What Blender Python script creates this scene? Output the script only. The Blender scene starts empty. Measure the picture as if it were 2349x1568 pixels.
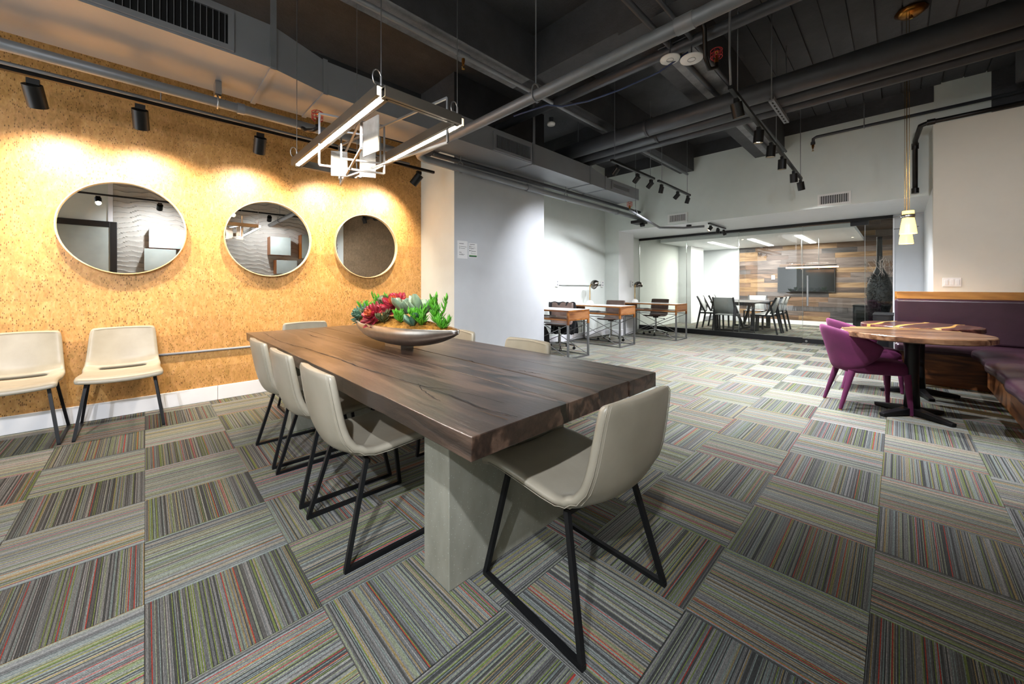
import bpy, math, random
from mathutils import Vector, Matrix
RAD = math.radians
SC = bpy.context.scene
COL = SC.collection
rnd = random.Random(7)

# ------------------------------------------------------------------ camera, world, exposure
EYE = 1.148
FOC = 863.0                      # focal length in pixels of the 2349 px wide frame
YAW = 45.743
cam_data = bpy.data.cameras.new('camera')
cam = bpy.data.objects.new('camera', cam_data)
COL.objects.link(cam)
cam.location = (0, 0, EYE)
cam.rotation_euler = (RAD(90), 0, RAD(YAW - 90))
cam_data.sensor_width = 36.0
cam_data.lens = 36.0 * FOC / 2349.0
cam_data.shift_y = (655.0 - 784.0) / 2349.0
cam_data.clip_start = 0.02
cam_data.clip_end = 60
SC.camera = cam
world = bpy.data.worlds.new('world')
SC.world = world
world.use_nodes = True
world.node_tree.nodes['Background'].inputs[0].default_value = (0.93, 0.97, 1.0, 1)
world.node_tree.nodes['Background'].inputs[1].default_value = 1.3
SC.view_settings.view_transform = 'Standard'
SC.view_settings.look = 'None'
SC.view_settings.exposure = 1.52
SC.view_settings.gamma = 1.0
SC.view_settings.use_curve_mapping = False

# ------------------------------------------------------------------ materials
def lin(h):
    h = h.lstrip('#')
    o = []
    for i in (0, 2, 4):
        c = int(h[i:i + 2], 16) / 255.0
        o.append(c / 12.92 if c <= 0.04045 else ((c + 0.055) / 1.055) ** 2.4)
    return (o[0], o[1], o[2], 1.0)

class NT:
    """small node-tree helper"""
    def __init__(s, name):
        s.m = bpy.data.materials.new(name)
        s.m.use_nodes = True
        s.t = s.m.node_tree
        s.b = s.t.nodes['Principled BSDF']
        s.out = s.t.nodes['Material Output']
    def n(s, typ, **kw):
        nd = s.t.nodes.new('ShaderNode' + typ)
        for k, v in kw.items():
            setattr(nd, k, v)
        return nd
    def l(s, a, b):
        s.t.links.new(a, b)
    def set(s, **kw):
        for k, v in kw.items():
            s.b.inputs[k.replace('_', ' ')].default_value = v
    def coord(s, which='Object', scale=(1, 1, 1), rot=(0, 0, 0), loc=(0, 0, 0)):
        tc = s.n('TexCoord')
        mp = s.n('Mapping')
        mp.inputs['Scale'].default_value = scale
        mp.inputs['Rotation'].default_value = rot
        mp.inputs['Location'].default_value = loc
        s.l(tc.outputs[which], mp.inputs[0])
        return mp.outputs[0]
    def noise(s, co, scale, detail=4, rough=0.55, dist=0.0):
        nd = s.n('TexNoise')
        nd.inputs['Scale'].default_value = scale
        nd.inputs['Detail'].default_value = detail
        nd.inputs['Roughness'].default_value = rough
        nd.inputs['Distortion'].default_value = dist
        s.l(co, nd.inputs['Vector'])
        return nd.outputs['Fac']
    def ramp(s, fac, stops, interp='LINEAR'):
        r = s.n('ValToRGB')
        cr = r.color_ramp
        cr.interpolation = interp
        while len(cr.elements) < len(stops):
            cr.elements.new(0.5)
        for e, (p, c) in zip(cr.elements, stops):
            e.position = p
            e.color = lin(c) if isinstance(c, str) else c
        s.l(fac, r.inputs[0])
        return r.outputs[0]
    def mix(s, fac, a, b, mode='MIX'):
        m = s.n('MixRGB', blend_type=mode)
        for i, x in enumerate((fac, a, b)):
            if isinstance(x, (int, float)):
                m.inputs[i].default_value = x
            elif isinstance(x, tuple):
                m.inputs[i].default_value = x
            elif isinstance(x, str):
                m.inputs[i].default_value = lin(x)
            else:
                s.l(x, m.inputs[i])
        return m.outputs[0]
    def math(s, op, a, b=None, c=None):
        m = s.n('Math', operation=op)
        for i, x in enumerate((a, b, c)):
            if x is None:
                continue
            if isinstance(x, (int, float)):
                m.inputs[i].default_value = x
            else:
                s.l(x, m.inputs[i])
        return m.outputs[0]
    def bump(s, h, strength=0.3, dist=0.01):
        b = s.n('Bump')
        b.inputs['Strength'].default_value = strength
        b.inputs['Distance'].default_value = dist
        s.l(h, b.inputs['Height'])
        s.l(b.outputs[0], s.b.inputs['Normal'])

MATS = {}
def plain(name, color, rough=0.5, metal=0.0, var=0.06, vscale=6.0, bump=0.0, bscale=60.0, coat=0.0, spec=None, emit=None):
    k = NT(name)
    co = k.coord()
    c = lin(color) if isinstance(color, str) else color
    if var:
        f = k.noise(co, vscale, 5)
        lo = tuple(max(0, x * (1 - var)) for x in c[:3]) + (1,)
        hi = tuple(min(1, x * (1 + var)) for x in c[:3]) + (1,)
        k.l(k.ramp(f, [(0.3, lo), (0.7, hi)]), k.b.inputs['Base Color'])
    else:
        k.set(Base_Color=c)
    k.set(Roughness=rough, Metallic=metal)
    if coat:
        k.set(Coat_Weight=coat)
    if spec is not None:
        k.b.inputs['Specular IOR Level'].default_value = spec
    if bump:
        k.bump(k.noise(co, bscale, 4), bump, 0.004)
    if emit:
        k.b.inputs['Emission Color'].default_value = lin(emit[0])
        k.b.inputs['Emission Strength'].default_value = emit[1]
    MATS[name] = k.m
    return k.m

plain('wall_sage', '#d9dfd9', 0.7, var=0.02, bump=0.05, bscale=150)
plain('wall_grey', '#c6cacd', 0.65, var=0.02, bump=0.05, bscale=150)
plain('wall_white', '#e4e6e6', 0.6, var=0.015, bump=0.04, bscale=150)
plain('wall_beige', '#d9d6c8', 0.6, var=0.02, bump=0.05, bscale=150)
plain('white_trim', '#e9eaec', 0.4, var=0.02)
plain('black_metal', '#17181a', 0.42, 0.3, var=0.15, spec=0.4)
plain('track_black', '#101112', 0.4, 0.2, var=0.1)
plain('frame_black', '#0f1012', 0.45, 0.2, var=0.1, bump=0.05)
plain('dark_pipe', '#47494d', 0.45, 0.3, var=0.14, bump=0.06, bscale=40)
plain('grey_pipe', '#85888c', 0.42, 0.35, var=0.1, bump=0.05, bscale=40)
plain('iron_pipe', '#2a2826', 0.35, 0.7, var=0.3)
plain('duct_grey', '#909397', 0.42, 0.25, var=0.06, vscale=3, bump=0.05, bscale=25)
plain('duct_dark', '#5d6064', 0.45, 0.25, var=0.06)
plain('void_black', '#060607', 0.8, var=0)
plain('chandelier_metal', '#7a766e', 0.35, 0.8, var=0.05)
plain('gunmetal', '#6d6962', 0.25, 1.0, var=0.08)
plain('steel', '#b9babb', 0.28, 1.0, var=0.08)
plain('desk_steel', '#8f9090', 0.36, 0.85, var=0.08)
plain('chrome', '#d8d9da', 0.1, 1.0, var=0)
plain('brass', '#9c6a30', 0.3, 1.0, var=0.2)
plain('brass_bright', '#caa052', 0.25, 1.0, var=0.1)
plain('red_paint', '#b32027', 0.4, var=0.08)
plain('pink_red', '#c96a5f', 0.45, var=0.08)
plain('white_plastic', '#e8e8e4', 0.35, var=0.02)
plain('grey_plastic', '#8d9094', 0.4, var=0.03)
plain('black_plastic', '#0c0c0d', 0.4, var=0.1)
plain('black_fabric', '#0d0d0f', 0.85, var=0.3, vscale=20, bump=0.2)
plain('marble', '#e9e7e2', 0.25, var=0.06, vscale=12)
plain('paper', '#e6e7e6', 0.7, var=0.01)
plain('ink', '#50524f', 0.8, var=0.1)
plain('green_print', '#2f7a4b', 0.6, var=0.1)
plain('yellow_print', '#c9c96a', 0.6, var=0.05)
plain('blue_cable', '#39466b', 0.5, var=0.1)
plain('white_laminate', '#eceeed', 0.16, var=0.01, coat=0.3)
plain('twig', '#d8c8c0', 0.7, var=0.15)
plain('canvas_grey', '#b9bcbb', 0.7, var=0.05, bump=0.1, bscale=300)
plain('char_wood', '#26272a', 0.5, var=0.25, vscale=12)
plain('moss', '#94661c', 0.95, var=0.5, vscale=60, bump=0.6, bscale=120)
plain('leaf_lime', '#4f9a22', 0.45, var=0.35, vscale=25)
plain('leaf_olive', '#444a28', 0.5, var=0.35, vscale=20)
plain('leaf_sage', '#8fa487', 0.5, var=0.25, vscale=15)
plain('leaf_teal', '#4d6f5a', 0.55, var=0.3, vscale=20)
plain('leaf_red', '#8f1a2b', 0.4, var=0.45, vscale=22)
plain('leaf_core', '#b0502c', 0.45, var=0.3, vscale=30)
plain('hedge_black', '#1b1c1e', 0.55, var=0.5, vscale=40)
plain('tv_screen', '#0d0e10', 0.12, var=0)
plain('poster_dark', '#2e2c33', 0.7, var=0.05)

def make_emit(name, color, strength, base='#ffffff'):
    k = NT(name)
    k.set(Base_Color=lin(base), Roughness=0.4)
    k.b.inputs['Emission Color'].default_value = lin(color)
    k.b.inputs['Emission Strength'].default_value = strength
    MATS[name] = k.m
make_emit('led_strip', '#fff6ea', 75.0)
make_emit('conf_strip', '#fff6ec', 5.0)
make_emit('spot_lens', '#ffe3b8', 16.0)
make_emit('amber_glass', '#ffc65a', 1.6, '#f2c878')
make_emit('amber_lamp', '#ffb070', 5.0)

# leather
k = NT('leather')
co = k.coord()
k.l(k.ramp(k.noise(co, 5, 4), [(0.3, '#8e8878'), (0.7, '#9d9787')]), k.b.inputs['Base Color'])
k.set(Roughness=0.36)
k.bump(k.noise(co, 220, 3), 0.08, 0.002)
MATS['leather'] = k.m
k = NT('leather_brown')
co = k.coord()
k.l(k.ramp(k.noise(co, 9, 4), [(0.3, '#4a3a32'), (0.7, '#64524a')]), k.b.inputs['Base Color'])
k.set(Roughness=0.38)
MATS['leather_brown'] = k.m
k = NT('leather_plum')
co = k.coord()
k.l(k.ramp(k.noise(co, 4, 5), [(0.3, '#2c1a24'), (0.7, '#38212e')]), k.b.inputs['Base Color'])
k.set(Roughness=0.3)
k.bump(k.noise(co, 14, 5, 0.6, 0.4), 0.12, 0.01)
MATS['leather_plum'] = k.m
k = NT('velvet_magenta')
co = k.coord()
k.l(k.ramp(k.noise(co, 8, 4), [(0.3, '#470b33'), (0.7, '#561240')]), k.b.inputs['Base Color'])
k.set(Roughness=0.85, Sheen_Weight=0.25, Sheen_Roughness=0.4)
k.b.inputs['Sheen Tint'].default_value = lin('#d77ab0')
k.bump(k.noise(co, 500, 2), 0.1, 0.001)
MATS['velvet_magenta'] = k.m

# cork
def cork(name, c1, c2, c3, fleck):
    k = NT(name)
    co = k.coord('Object', (1, 1, 1))
    brick = k.n('TexBrick')
    brick.inputs['Scale'].default_value = 1.0
    brick.inputs['Brick Width'].default_value = 0.34
    brick.inputs['Row Height'].default_value = 0.17
    brick.inputs['Mortar Size'].default_value = 0.0
    brick.inputs['Color1'].default_value = (0.35, 0.35, 0.35, 1)
    brick.inputs['Color2'].default_value = (0.65, 0.65, 0.65, 1)
    tc = k.n('TexCoord')
    sp = k.n('SeparateXYZ')
    k.l(tc.outputs['Object'], sp.inputs[0])
    cb = k.n('CombineXYZ')
    k.l(sp.outputs[0], cb.inputs[0])
    k.l(sp.outputs[2], cb.inputs[1])
    k.l(cb.outputs[0], brick.inputs['Vector'])
    st = k.coord('Object', (1.0, 1.0, 0.45))
    blotch = k.noise(st, 30, 6, 0.7, 0.8)
    fine = k.noise(st, 70, 5, 0.7)
    base = k.ramp(blotch, [(0.32, c1), (0.5, c2), (0.66, c3)])
    base = k.mix(0.35, base, brick.outputs['Color'], 'OVERLAY')
    base = k.mix(0.5, base, k.ramp(fine, [(0.3, '#6a6a6a'), (0.6, '#a0a0a0')]), 'OVERLAY')
    vo = k.n('TexVoronoi')
    vo.inputs['Scale'].default_value = 70
    k.l(k.coord('Object', (1.5, 1, 0.6)), vo.inputs['Vector'])
    big = k.noise(st, 7, 3)
    thr = k.math('MULTIPLY', big, 0.62)
    fl = k.math('LESS_THAN', vo.outputs['Distance'], thr)
    sel = k.n('SeparateColor')
    k.l(vo.outputs['Color'], sel.inputs[0])
    fl = k.math('MULTIPLY', fl, k.math('GREATER_THAN', sel.outputs[0], 0.6))
    base = k.mix(k.math('MULTIPLY', fl, 0.75), base, fleck)
    k.l(base, k.b.inputs['Base Color'])
    k.set(Roughness=0.42)
    k.bump(k.math('SUBTRACT', fine, fl), 0.35, 0.004)
    MATS[name] = k.m
cork('cork', '#bd8f4c', '#cfa35e', '#dab475', '#604018')
cork('cork_brown', '#8a7358', '#9b8466', '#aa9376', '#5f4c38')

# concrete leg
k = NT('concrete')
co = k.coord()
b = k.ramp(k.noise(k.coord('Object', (1, 1, 0.4)), 9, 6, 0.6), [(0.3, '#7b7b6e'), (0.7, '#929285')])
sp = k.n('TexVoronoi')
sp.inputs['Scale'].default_value = 75
k.l(co, sp.inputs['Vector'])
b = k.mix(k.math('MULTIPLY', k.math('LESS_THAN', sp.outputs['Distance'], 0.13), 0.5), b, '#c9ccc2')
k.l(b, k.b.inputs['Base Color'])
k.set(Roughness=0.65)
k.bump(k.noise(co, 60, 5), 0.15, 0.003)
MATS['concrete'] = k.m

# wood (grain runs along the given object axis)
def wood(name, c1, c2, c3, axis='Y', ring=9.0, rough=0.4, coat=0.0, bump=0.08, fine=60.0, gscale=1.0, crack=None):
    k = NT(name)
    s = {'X': (0.12, 1, 1), 'Y': (1, 0.12, 1), 'Z': (1, 1, 0.12)}[axis]
    info = k.n('ObjectInfo')
    tc = k.n('TexCoord')
    off = k.n('VectorMath', operation='ADD')
    sc = k.n('VectorMath', operation='SCALE')
    cb = k.n('CombineXYZ')
    for i in range(3):
        k.l(info.outputs['Random'], cb.inputs[i])
    k.l(cb.outputs[0], sc.inputs[0])
    sc.inputs['Scale'].default_value = 17.0
    k.l(tc.outputs['Object'], off.inputs[0])
    k.l(sc.outputs[0], off.inputs[1])
    mp = k.n('Mapping')
    mp.inputs['Scale'].default_value = tuple(x * gscale for x in s)
    k.l(off.outputs[0], mp.inputs[0])
    co = mp.outputs[0]
    warp = k.noise(co, 3.0, 4, 0.55, 0.5)
    w = k.math('SINE', k.math('MULTIPLY', warp, ring * 6.0))
    w = k.math('MULTIPLY_ADD', w, 0.5, 0.5)
    fi = k.noise(co, fine, 5, 0.65)
    f = k.math('ADD', k.math('MULTIPLY', w, 0.45), k.math('MULTIPLY', fi, 0.6))
    f = k.math('MULTIPLY', f, 0.95)
    c = k.ramp(f, [(0.2, c1), (0.48, c2), (0.8, c3)])
    h = f
    if crack:
        vo = k.n('TexVoronoi', feature='DISTANCE_TO_EDGE')
        vo.inputs['Scale'].default_value = 2.2
        mp2 = k.n('Mapping')
        mp2.inputs['Scale'].default_value = (2.6, 0.38, 1.0)
        k.l(off.outputs[0], mp2.inputs[0])
        wv = k.n('MixRGB')
        wv.inputs[0].default_value = 0.06
        k.l(mp2.outputs[0], wv.inputs[1])
        nz = k.n('TexNoise')
        nz.inputs['Scale'].default_value = 5
        k.l(mp2.outputs[0], nz.inputs['Vector'])
        k.l(nz.outputs['Color'], wv.inputs[2])
        k.l(wv.outputs[0], vo.inputs['Vector'])
        gate = k.math('GREATER_THAN', k.noise(mp2.outputs[0], 2.2, 2), 0.52)
        cr = k.math('MULTIPLY', k.math('LESS_THAN', vo.outputs['Distance'], 0.016), gate)
        c = k.mix(cr, c, crack)
        h = k.math('SUBTRACT', f, k.math('MULTIPLY', cr, 3.0))
    k.l(c, k.b.inputs['Base Color'])
    k.set(Roughness=rough)
    if coat:
        k.set(Coat_Weight=coat, Coat_Roughness=0.3)
    k.bump(h, bump, 0.004)
    MATS[name] = k.m
wood('table_wood', '#1d1410', '#37281f', '#5c483b', 'Y', 9, 0.36, 0.5, 0.5, 110, 1.0, '#0a0705')
wood('walnut_x', '#4a2a16', '#774826', '#9a6538', 'X', 6, 0.35, 0.15)
wood('walnut_y', '#3c2010', '#63381b', '#86532c', 'Y', 6, 0.35, 0.15)
wood('oak_gold_y', '#7a4f1d', '#996a2c', '#b5853f', 'Y', 6, 0.35, 0.1)
wood('teak_x', '#5a341b', '#8a5730', '#a8754a', 'X', 5, 0.35, 0.1)
wood('teak_edge', '#6b3a12', '#8f5520', '#a96f30', 'Y', 5, 0.35, 0.1)
wood('rose_y', '#3a2214', '#664630', '#8c6a4e', 'Y', 10, 0.18, 0.5)
wood('rose_dark', '#2c1712', '#54302a', '#6f453c', 'Y', 10, 0.18, 0.5)
wood('sap', '#b98b3f', '#d4a95a', '#e0bd78', 'Y', 5, 0.2, 0.4)
wood('mirror_rim', '#c9a878', '#d6b98c', '#e2c9a0', 'X', 4, 0.45)
wood('cab_orange', '#8a4a14', '#a55e1e', '#bd7630', 'Z', 5, 0.4)
for i, (a, b, c) in enumerate([('#362b25', '#4b3c33', '#624f46'), ('#52402f', '#6c5442', '#856a55'), ('#353233', '#494545', '#5f5a59'), ('#514641', '#665a54', '#7c6f68'), ('#6b5238', '#86694a', '#9d8160')]):
    wood('plank_%d' % i, a, b, c, 'Y', 6, 0.6, 0, 0.2)

# black painted concrete ceiling
k = NT('ceiling_black')
co = k.coord()
k.l(k.ramp(k.noise(co, 1.6, 6, 0.65), [(0.3, '#343537'), (0.62, '#48494c'), (0.75, '#5c5d60')]), k.b.inputs['Base Color'])
k.set(Roughness=0.7)
k.bump(k.noise(co, 22, 6, 0.7), 0.5, 0.02)
MATS['ceiling_black'] = k.m
k = NT('beam_grey')
co = k.coord()
k.l(k.ramp(k.noise(co, 3, 6, 0.7), [(0.3, '#626366'), (0.7, '#9a9c9f')]), k.b.inputs['Base Color'])
k.set(Roughness=0.75)
k.bump(k.noise(co, 30, 6, 0.7), 0.5, 0.02)
MATS['beam_grey'] = k.m

# glass
def glass(name, tint, amount, rough=0.0):
    k = NT(name)
    tr = k.n('BsdfTransparent')
    tr.inputs[0].default_value = lin(tint)
    gl = k.n('BsdfGlossy')
    gl.inputs['Roughness'].default_value = rough
    lw = k.n('Fresnel')
    lw.inputs[0].default_value = 1.45
    f = k.math('ADD', k.math('MULTIPLY', lw.outputs[0], 1.0), amount)
    mx = k.n('MixShader')
    k.l(f, mx.inputs[0])
    k.l(tr.outputs[0], mx.inputs[1])
    k.l(gl.outputs[0], mx.inputs[2])
    k.l(mx.outputs[0], k.out.inputs[0])
    MATS[name] = k.m
glass('glass', '#f6f9f8', 0.0)
glass('glass_edge', '#dfeeea', 0.35, 0.2)
k = NT('mirror')
k.set(Base_Color=(0.9, 0.91, 0.9, 1), Metallic=1.0, Roughness=0.0)
MATS['mirror'] = k.m
k = NT('frosted')
co = k.coord()
k.l(k.ramp(k.noise(co, 2.5, 3), [(0.3, '#9ba59f'), (0.7, '#adb6b0')]), k.b.inputs['Base Color'])
k.set(Roughness=0.25)
MATS['frosted'] = k.m
k = NT('alabaster')
co = k.coord()
k.l(k.ramp(k.noise(co, 18, 5), [(0.3, '#d8d4cb'), (0.7, '#f5f2ec')]), k.b.inputs['Base Color'])
k.set(Roughness=0.4, Transmission_Weight=0.25)
MATS['alabaster'] = k.m
k = NT('brushed_bowl')
co = k.coord('Object', (1, 1, 1))
k.l(k.ramp(k.noise(co, 25, 5), [(0.3, '#a9a6a1'), (0.7, '#b8b5b0')]), k.b.inputs['Base Color'])
k.set(Metallic=1.0)
k.set(Roughness=0.33)
MATS['brushed_bowl'] = k.m

# carpet: coloured yarn ridges over a dark backing; UV.x counts across the ridges, UV.y seeds the tile
NR = 150
k = NT('carpet_yarn')
uv = k.n('UVMap')
sx = k.n('SeparateXYZ')
k.l(uv.outputs[0], sx.inputs[0])
info = k.n('ObjectInfo')
rid = k.math('FLOOR', k.math('MULTIPLY', sx.outputs[0], float(NR)))
seed = k.math('ADD', k.math('FLOOR', sx.outputs[1]), k.math('MULTIPLY', info.outputs['Random'], 531.0))
cbn = k.n('CombineXYZ')
k.l(rid, cbn.inputs[0])
k.l(seed, cbn.inputs[1])
wn = k.n('TexWhiteNoise', noise_dimensions='2D')
k.l(cbn.outputs[0], wn.inputs['Vector'])
pal = k.ramp(wn.outputs['Value'], [
    (0.00, '#515351'), (0.20, '#7f8180'), (0.38, '#979894'), (0.54, '#6c6a66'), (0.65, '#85954f'),
    (0.725, '#9fa68c'), (0.80, '#ac9768'), (0.865, '#919f9a'), (0.93, '#adaaa6'), (0.972, '#c04a3e')], 'CONSTANT')
cb2 = k.n('CombineXYZ')
k.l(k.math('MULTIPLY', sx.outputs[0], float(NR)), cb2.inputs[0])
k.l(k.math('MULTIPLY', sx.outputs[1], 95.0), cb2.inputs[1])
k.l(seed, cb2.inputs[2])
kn = k.n('TexNoise')
kn.inputs['Scale'].default_value = 1.0
kn.inputs['Detail'].default_value = 2
k.l(cb2.outputs[0], kn.inputs['Vector'])
shade = k.ramp(kn.outputs['Fac'], [(0.3, '#8a8a8a'), (0.7, '#e6e6e6')])
k.l(k.mix(0.75, pal, shade, 'MULTIPLY'), k.b.inputs['Base Color'])
k.set(Roughness=0.75)
k.b.inputs['Specular IOR Level'].default_value = 0.25
MATS['carpet_yarn'] = k.m
plain('carpet_backing', '#262627', 0.9, var=0.1)
plain('subfloor', '#2a2a2a', 0.9, var=0.1)

# ------------------------------------------------------------------ mesh helpers
class MB:
    def __init__(s):
        s.v, s.f, s.mi, s.sm, s.uv = [], [], [], [], None
    def add(s, vs, fs, mi=0, sm=False):
        o = len(s.v)
        s.v += [tuple(v) for v in vs]
        for f in fs:
            s.f.append(tuple(i + o for i in f))
            s.mi.append(mi)
            s.sm.append(sm)
        return s
    def box(s, x0, x1, y0, y1, z0, z1, mi=0):
        x0, x1 = min(x0, x1), max(x0, x1)
        y0, y1 = min(y0, y1), max(y0, y1)
        z0, z1 = min(z0, z1), max(z0, z1)
        vs = [(x0, y0, z0), (x1, y0, z0), (x1, y1, z0), (x0, y1, z0), (x0, y0, z1), (x1, y0, z1), (x1, y1, z1), (x0, y1, z1)]
        return s.add(vs, [(0, 3, 2, 1), (4, 5, 6, 7), (0, 1, 5, 4), (1, 2, 6, 5), (2, 3, 7, 6), (3, 0, 4, 7)], mi)
    def bar(s, p0, p1, w, h=None, mi=0, up=(0, 0, 1), w1=None, h1=None):
        p0, p1 = Vector(p0), Vector(p1)
        h = h or w
        w1 = w1 or w
        h1 = h1 or h
        d = (p1 - p0).normalized()
        u = Vector(up)
        if abs(d.dot(u)) > 0.98:
            u = Vector((1, 0, 0))
        sd = d.cross(u).normalized()
        u = sd.cross(d).normalized()
        vs = []
        for p, a, b in ((p0, w, h), (p1, w1, h1)):
            for q in ((-1, -1), (1, -1), (1, 1), (-1, 1)):
                vs.append(p + sd * (q[0] * a / 2) + u * (q[1] * b / 2))
        return s.add(vs, [(0, 1, 2, 3), (7, 6, 5, 4), (0, 4, 5, 1), (1, 5, 6, 2), (2, 6, 7, 3), (3, 7, 4, 0)], mi)
    def cyl(s, p0, p1, r, r1=None, n=14, caps=True, mi=0, sm=True):
        p0, p1 = Vector(p0), Vector(p1)
        r1 = r if r1 is None else r1
        d = (p1 - p0).normalized()
        u = Vector((0, 0, 1)) if abs(d.z) < 0.9 else Vector((1, 0, 0))
        a = d.cross(u).normalized()
        b = a.cross(d).normalized()
        ring = [(math.cos(2 * math.pi * i / n), math.sin(2 * math.pi * i / n)) for i in range(n)]
        v0 = [p0 + a * (c * r) + b * (q * r) for c, q in ring]
        v1 = [p1 + a * (c * r1) + b * (q * r1) for c, q in ring]
        s.add(v0 + v1, [(i, i + n, (i + 1) % n + n, (i + 1) % n) for i in range(n)], mi, sm)
        if caps:
            s.add(v0, [tuple(range(n))], mi)
            s.add(v1, [tuple(reversed(range(n)))], mi)
        return s
    def tube(s, pts, r, n=8, closed=False, mi=0):
        P = [Vector(p) for p in pts]
        m = len(P)
        rings = []
        prev = None
        for i, p in enumerate(P):
            if closed:
                d = (P[(i + 1) % m] - P[i - 1]).normalized()
            else:
                d = (P[min(i + 1, m - 1)] - P[max(i - 1, 0)]).normalized()
            if prev is None:
                u = Vector((0, 0, 1)) if abs(d.z) < 0.9 else Vector((1, 0, 0))
                a = d.cross(u).normalized()
            else:
                a = (prev - d * prev.dot(d)).normalized()
            prev = a
            b = d.cross(a)
            rr = r[i] if isinstance(r, (list, tuple)) else r
            rings.append([p + a * (rr * math.cos(2 * math.pi * j / n)) + b * (rr * math.sin(2 * math.pi * j / n)) for j in range(n)])
        vs = [v for ring in rings for v in ring]
        fs = []
        for i in range(m if closed else m - 1):
            i2 = (i + 1) % m
            for j in range(n):
                j2 = (j + 1) % n
                fs.append((i * n + j, i * n + j2, i2 * n + j2, i2 * n + j))
        if not closed:
            fs.append(tuple(reversed(range(n))))
            fs.append(tuple(range((m - 1) * n, m * n)))
        return s.add(vs, fs, mi, True)
    def lathe(s, prof, c=(0, 0, 0), n=24, mi=0, sm=True, sx=1.0, sy=1.0):
        vs, fs = [], []
        for (r, z) in prof:
            for j in range(n):
                t = 2 * math.pi * j / n
                vs.append((c[0] + r * math.cos(t) * sx, c[1] + r * math.sin(t) * sy, c[2] + z))
        for i in range(len(prof) - 1):
            for j in range(n):
                j2 = (j + 1) % n
                fs.append((i * n + j, i * n + j2, (i + 1) * n + j2, (i + 1) * n + j))
        return s.add(vs, fs, mi, sm)
    def prism(s, poly, z0, z1, mi=0, side_mi=None):
        n = len(poly)
        vs = [(x, y, z0) for x, y in poly] + [(x, y, z1) for x, y in poly]
        s.add(vs, [tuple(reversed(range(n))), tuple(range(n, 2 * n))], mi)
        s.add(vs, [(i, (i + 1) % n, (i + 1) % n + n, i + n) for i in range(n)], mi if side_mi is None else side_mi)
        return s
    def hexa(s, a, b, mi=0):
        """two quads (4 points each) bridged"""
        return s.add(list(a) + list(b), [(0, 3, 2, 1), (4, 5, 6, 7), (0, 1, 5, 4), (1, 2, 6, 5), (2, 3, 7, 6), (3, 0, 4, 7)], mi)
    def sheet(s, nu, nv, fn, mi=0, skip=None, sm=True):
        vs = [fn(i / (nu - 1), j / (nv - 1)) for j in range(nv) for i in range(nu)]
        fs = []
        for j in range(nv - 1):
            for i in range(nu - 1):
                if skip and skip(i, j):
                    continue
                fs.append((j * nu + i, j * nu + i + 1, (j + 1) * nu + i + 1, (j + 1) * nu + i))
        return s.add(vs, fs, mi, sm)
    def ball(s, c, r, n=12, m=8, mi=0, sx=1, sy=1, sz=1):
        pr = [(r * math.sin(math.pi * i / m), -r * math.cos(math.pi * i / m)) for i in range(m + 1)]
        return s.lathe([(max(a, 1e-4), b * sz) for a, b in pr], c, n, mi, True, sx, sy)
    def mesh(s, name):
        me = bpy.data.meshes.new(name)
        me.from_pydata(s.v, [], s.f)
        me.polygons.foreach_set('material_index', s.mi)
        me.polygons.foreach_set('use_smooth', s.sm)
        me.update()
        return me
    def build(s, name, mat, parent=None, loc=None, rz=None, bevel=0.0, seg=2, sub=0, solid=0.0, soff=0.0):
        me = s.mesh(name)
        for m in (mat if isinstance(mat, (list, tuple)) else [mat]):
            me.materials.append(MATS[m])
        o = bpy.data.objects.new(name, me)
        COL.objects.link(o)
        if parent:
            o.parent = parent
        if loc:
            o.location = loc
        if rz is not None:
            o.rotation_euler = (0, 0, rz)
        if solid:
            md = o.modifiers.new('solid', 'SOLIDIFY')
            md.thickness = solid
            md.offset = soff
        if bevel:
            md = o.modifiers.new('bevel', 'BEVEL')
            md.width = bevel
            md.segments = seg
            md.limit_method = 'ANGLE'
        if sub:
            md = o.modifiers.new('sub', 'SUBSURF')
            md.levels = sub
            md.render_levels = sub
        if solid or bevel or sub:
            bake(o, bool(bevel and not sub))
        return o

def bake(o, flat=False):
    """apply the modifiers, so copies can share plain mesh data"""
    bpy.context.view_layer.update()
    dg = bpy.context.evaluated_depsgraph_get()
    me = bpy.data.meshes.new_from_object(o.evaluated_get(dg), depsgraph=dg)
    old = o.data
    o.modifiers.clear()
    o.data = me
    me.name = old.name
    bpy.data.meshes.remove(old)

def tag(o, label, cat, group=None, kind=None):
    o['label'] = label
    o['category'] = cat
    if group:
        o['group'] = group
    if kind:
        o['kind'] = kind
    return o
def thing(name, label, cat, loc=(0, 0, 0), rz=0.0, group=None):
    e = bpy.data.objects.new(name, None)
    e.empty_display_size = 0.1
    COL.objects.link(e)
    e.location = loc
    e.rotation_euler = (0, 0, rz)
    return tag(e, label, cat, group)
def struct(o, label=None):
    o['kind'] = 'structure'
    if label:
        o['label'] = label
    return o
def root_struct(name, label=None, loc=(0, 0, 0)):
    e = bpy.data.objects.new(name, None)
    COL.objects.link(e)
    e.location = loc
    return struct(e, label)
KIDS = {}
def copy_tree(root, loc, rz, label, parent=None):
    r = root.copy()
    COL.objects.link(r)
    if parent is None:
        r.location = loc
        r.rotation_euler = (0, 0, rz)
        if label:
            r['label'] = label
    else:
        r.parent = parent
    for ch in list(root.children):
        copy_tree(ch, None, None, None, r)
    return r

def boxo(name, mat, x0, x1, y0, y1, z0, z1, parent=None, bevel=0.0):
    cx, cy, cz = (x0 + x1) / 2, (y0 + y1) / 2, min(z0, z1)
    return MB().box(x0 - cx, x1 - cx, y0 - cy, y1 - cy, z0 - cz, z1 - cz).build(name, mat, parent, (cx, cy, cz), bevel=bevel)

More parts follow.
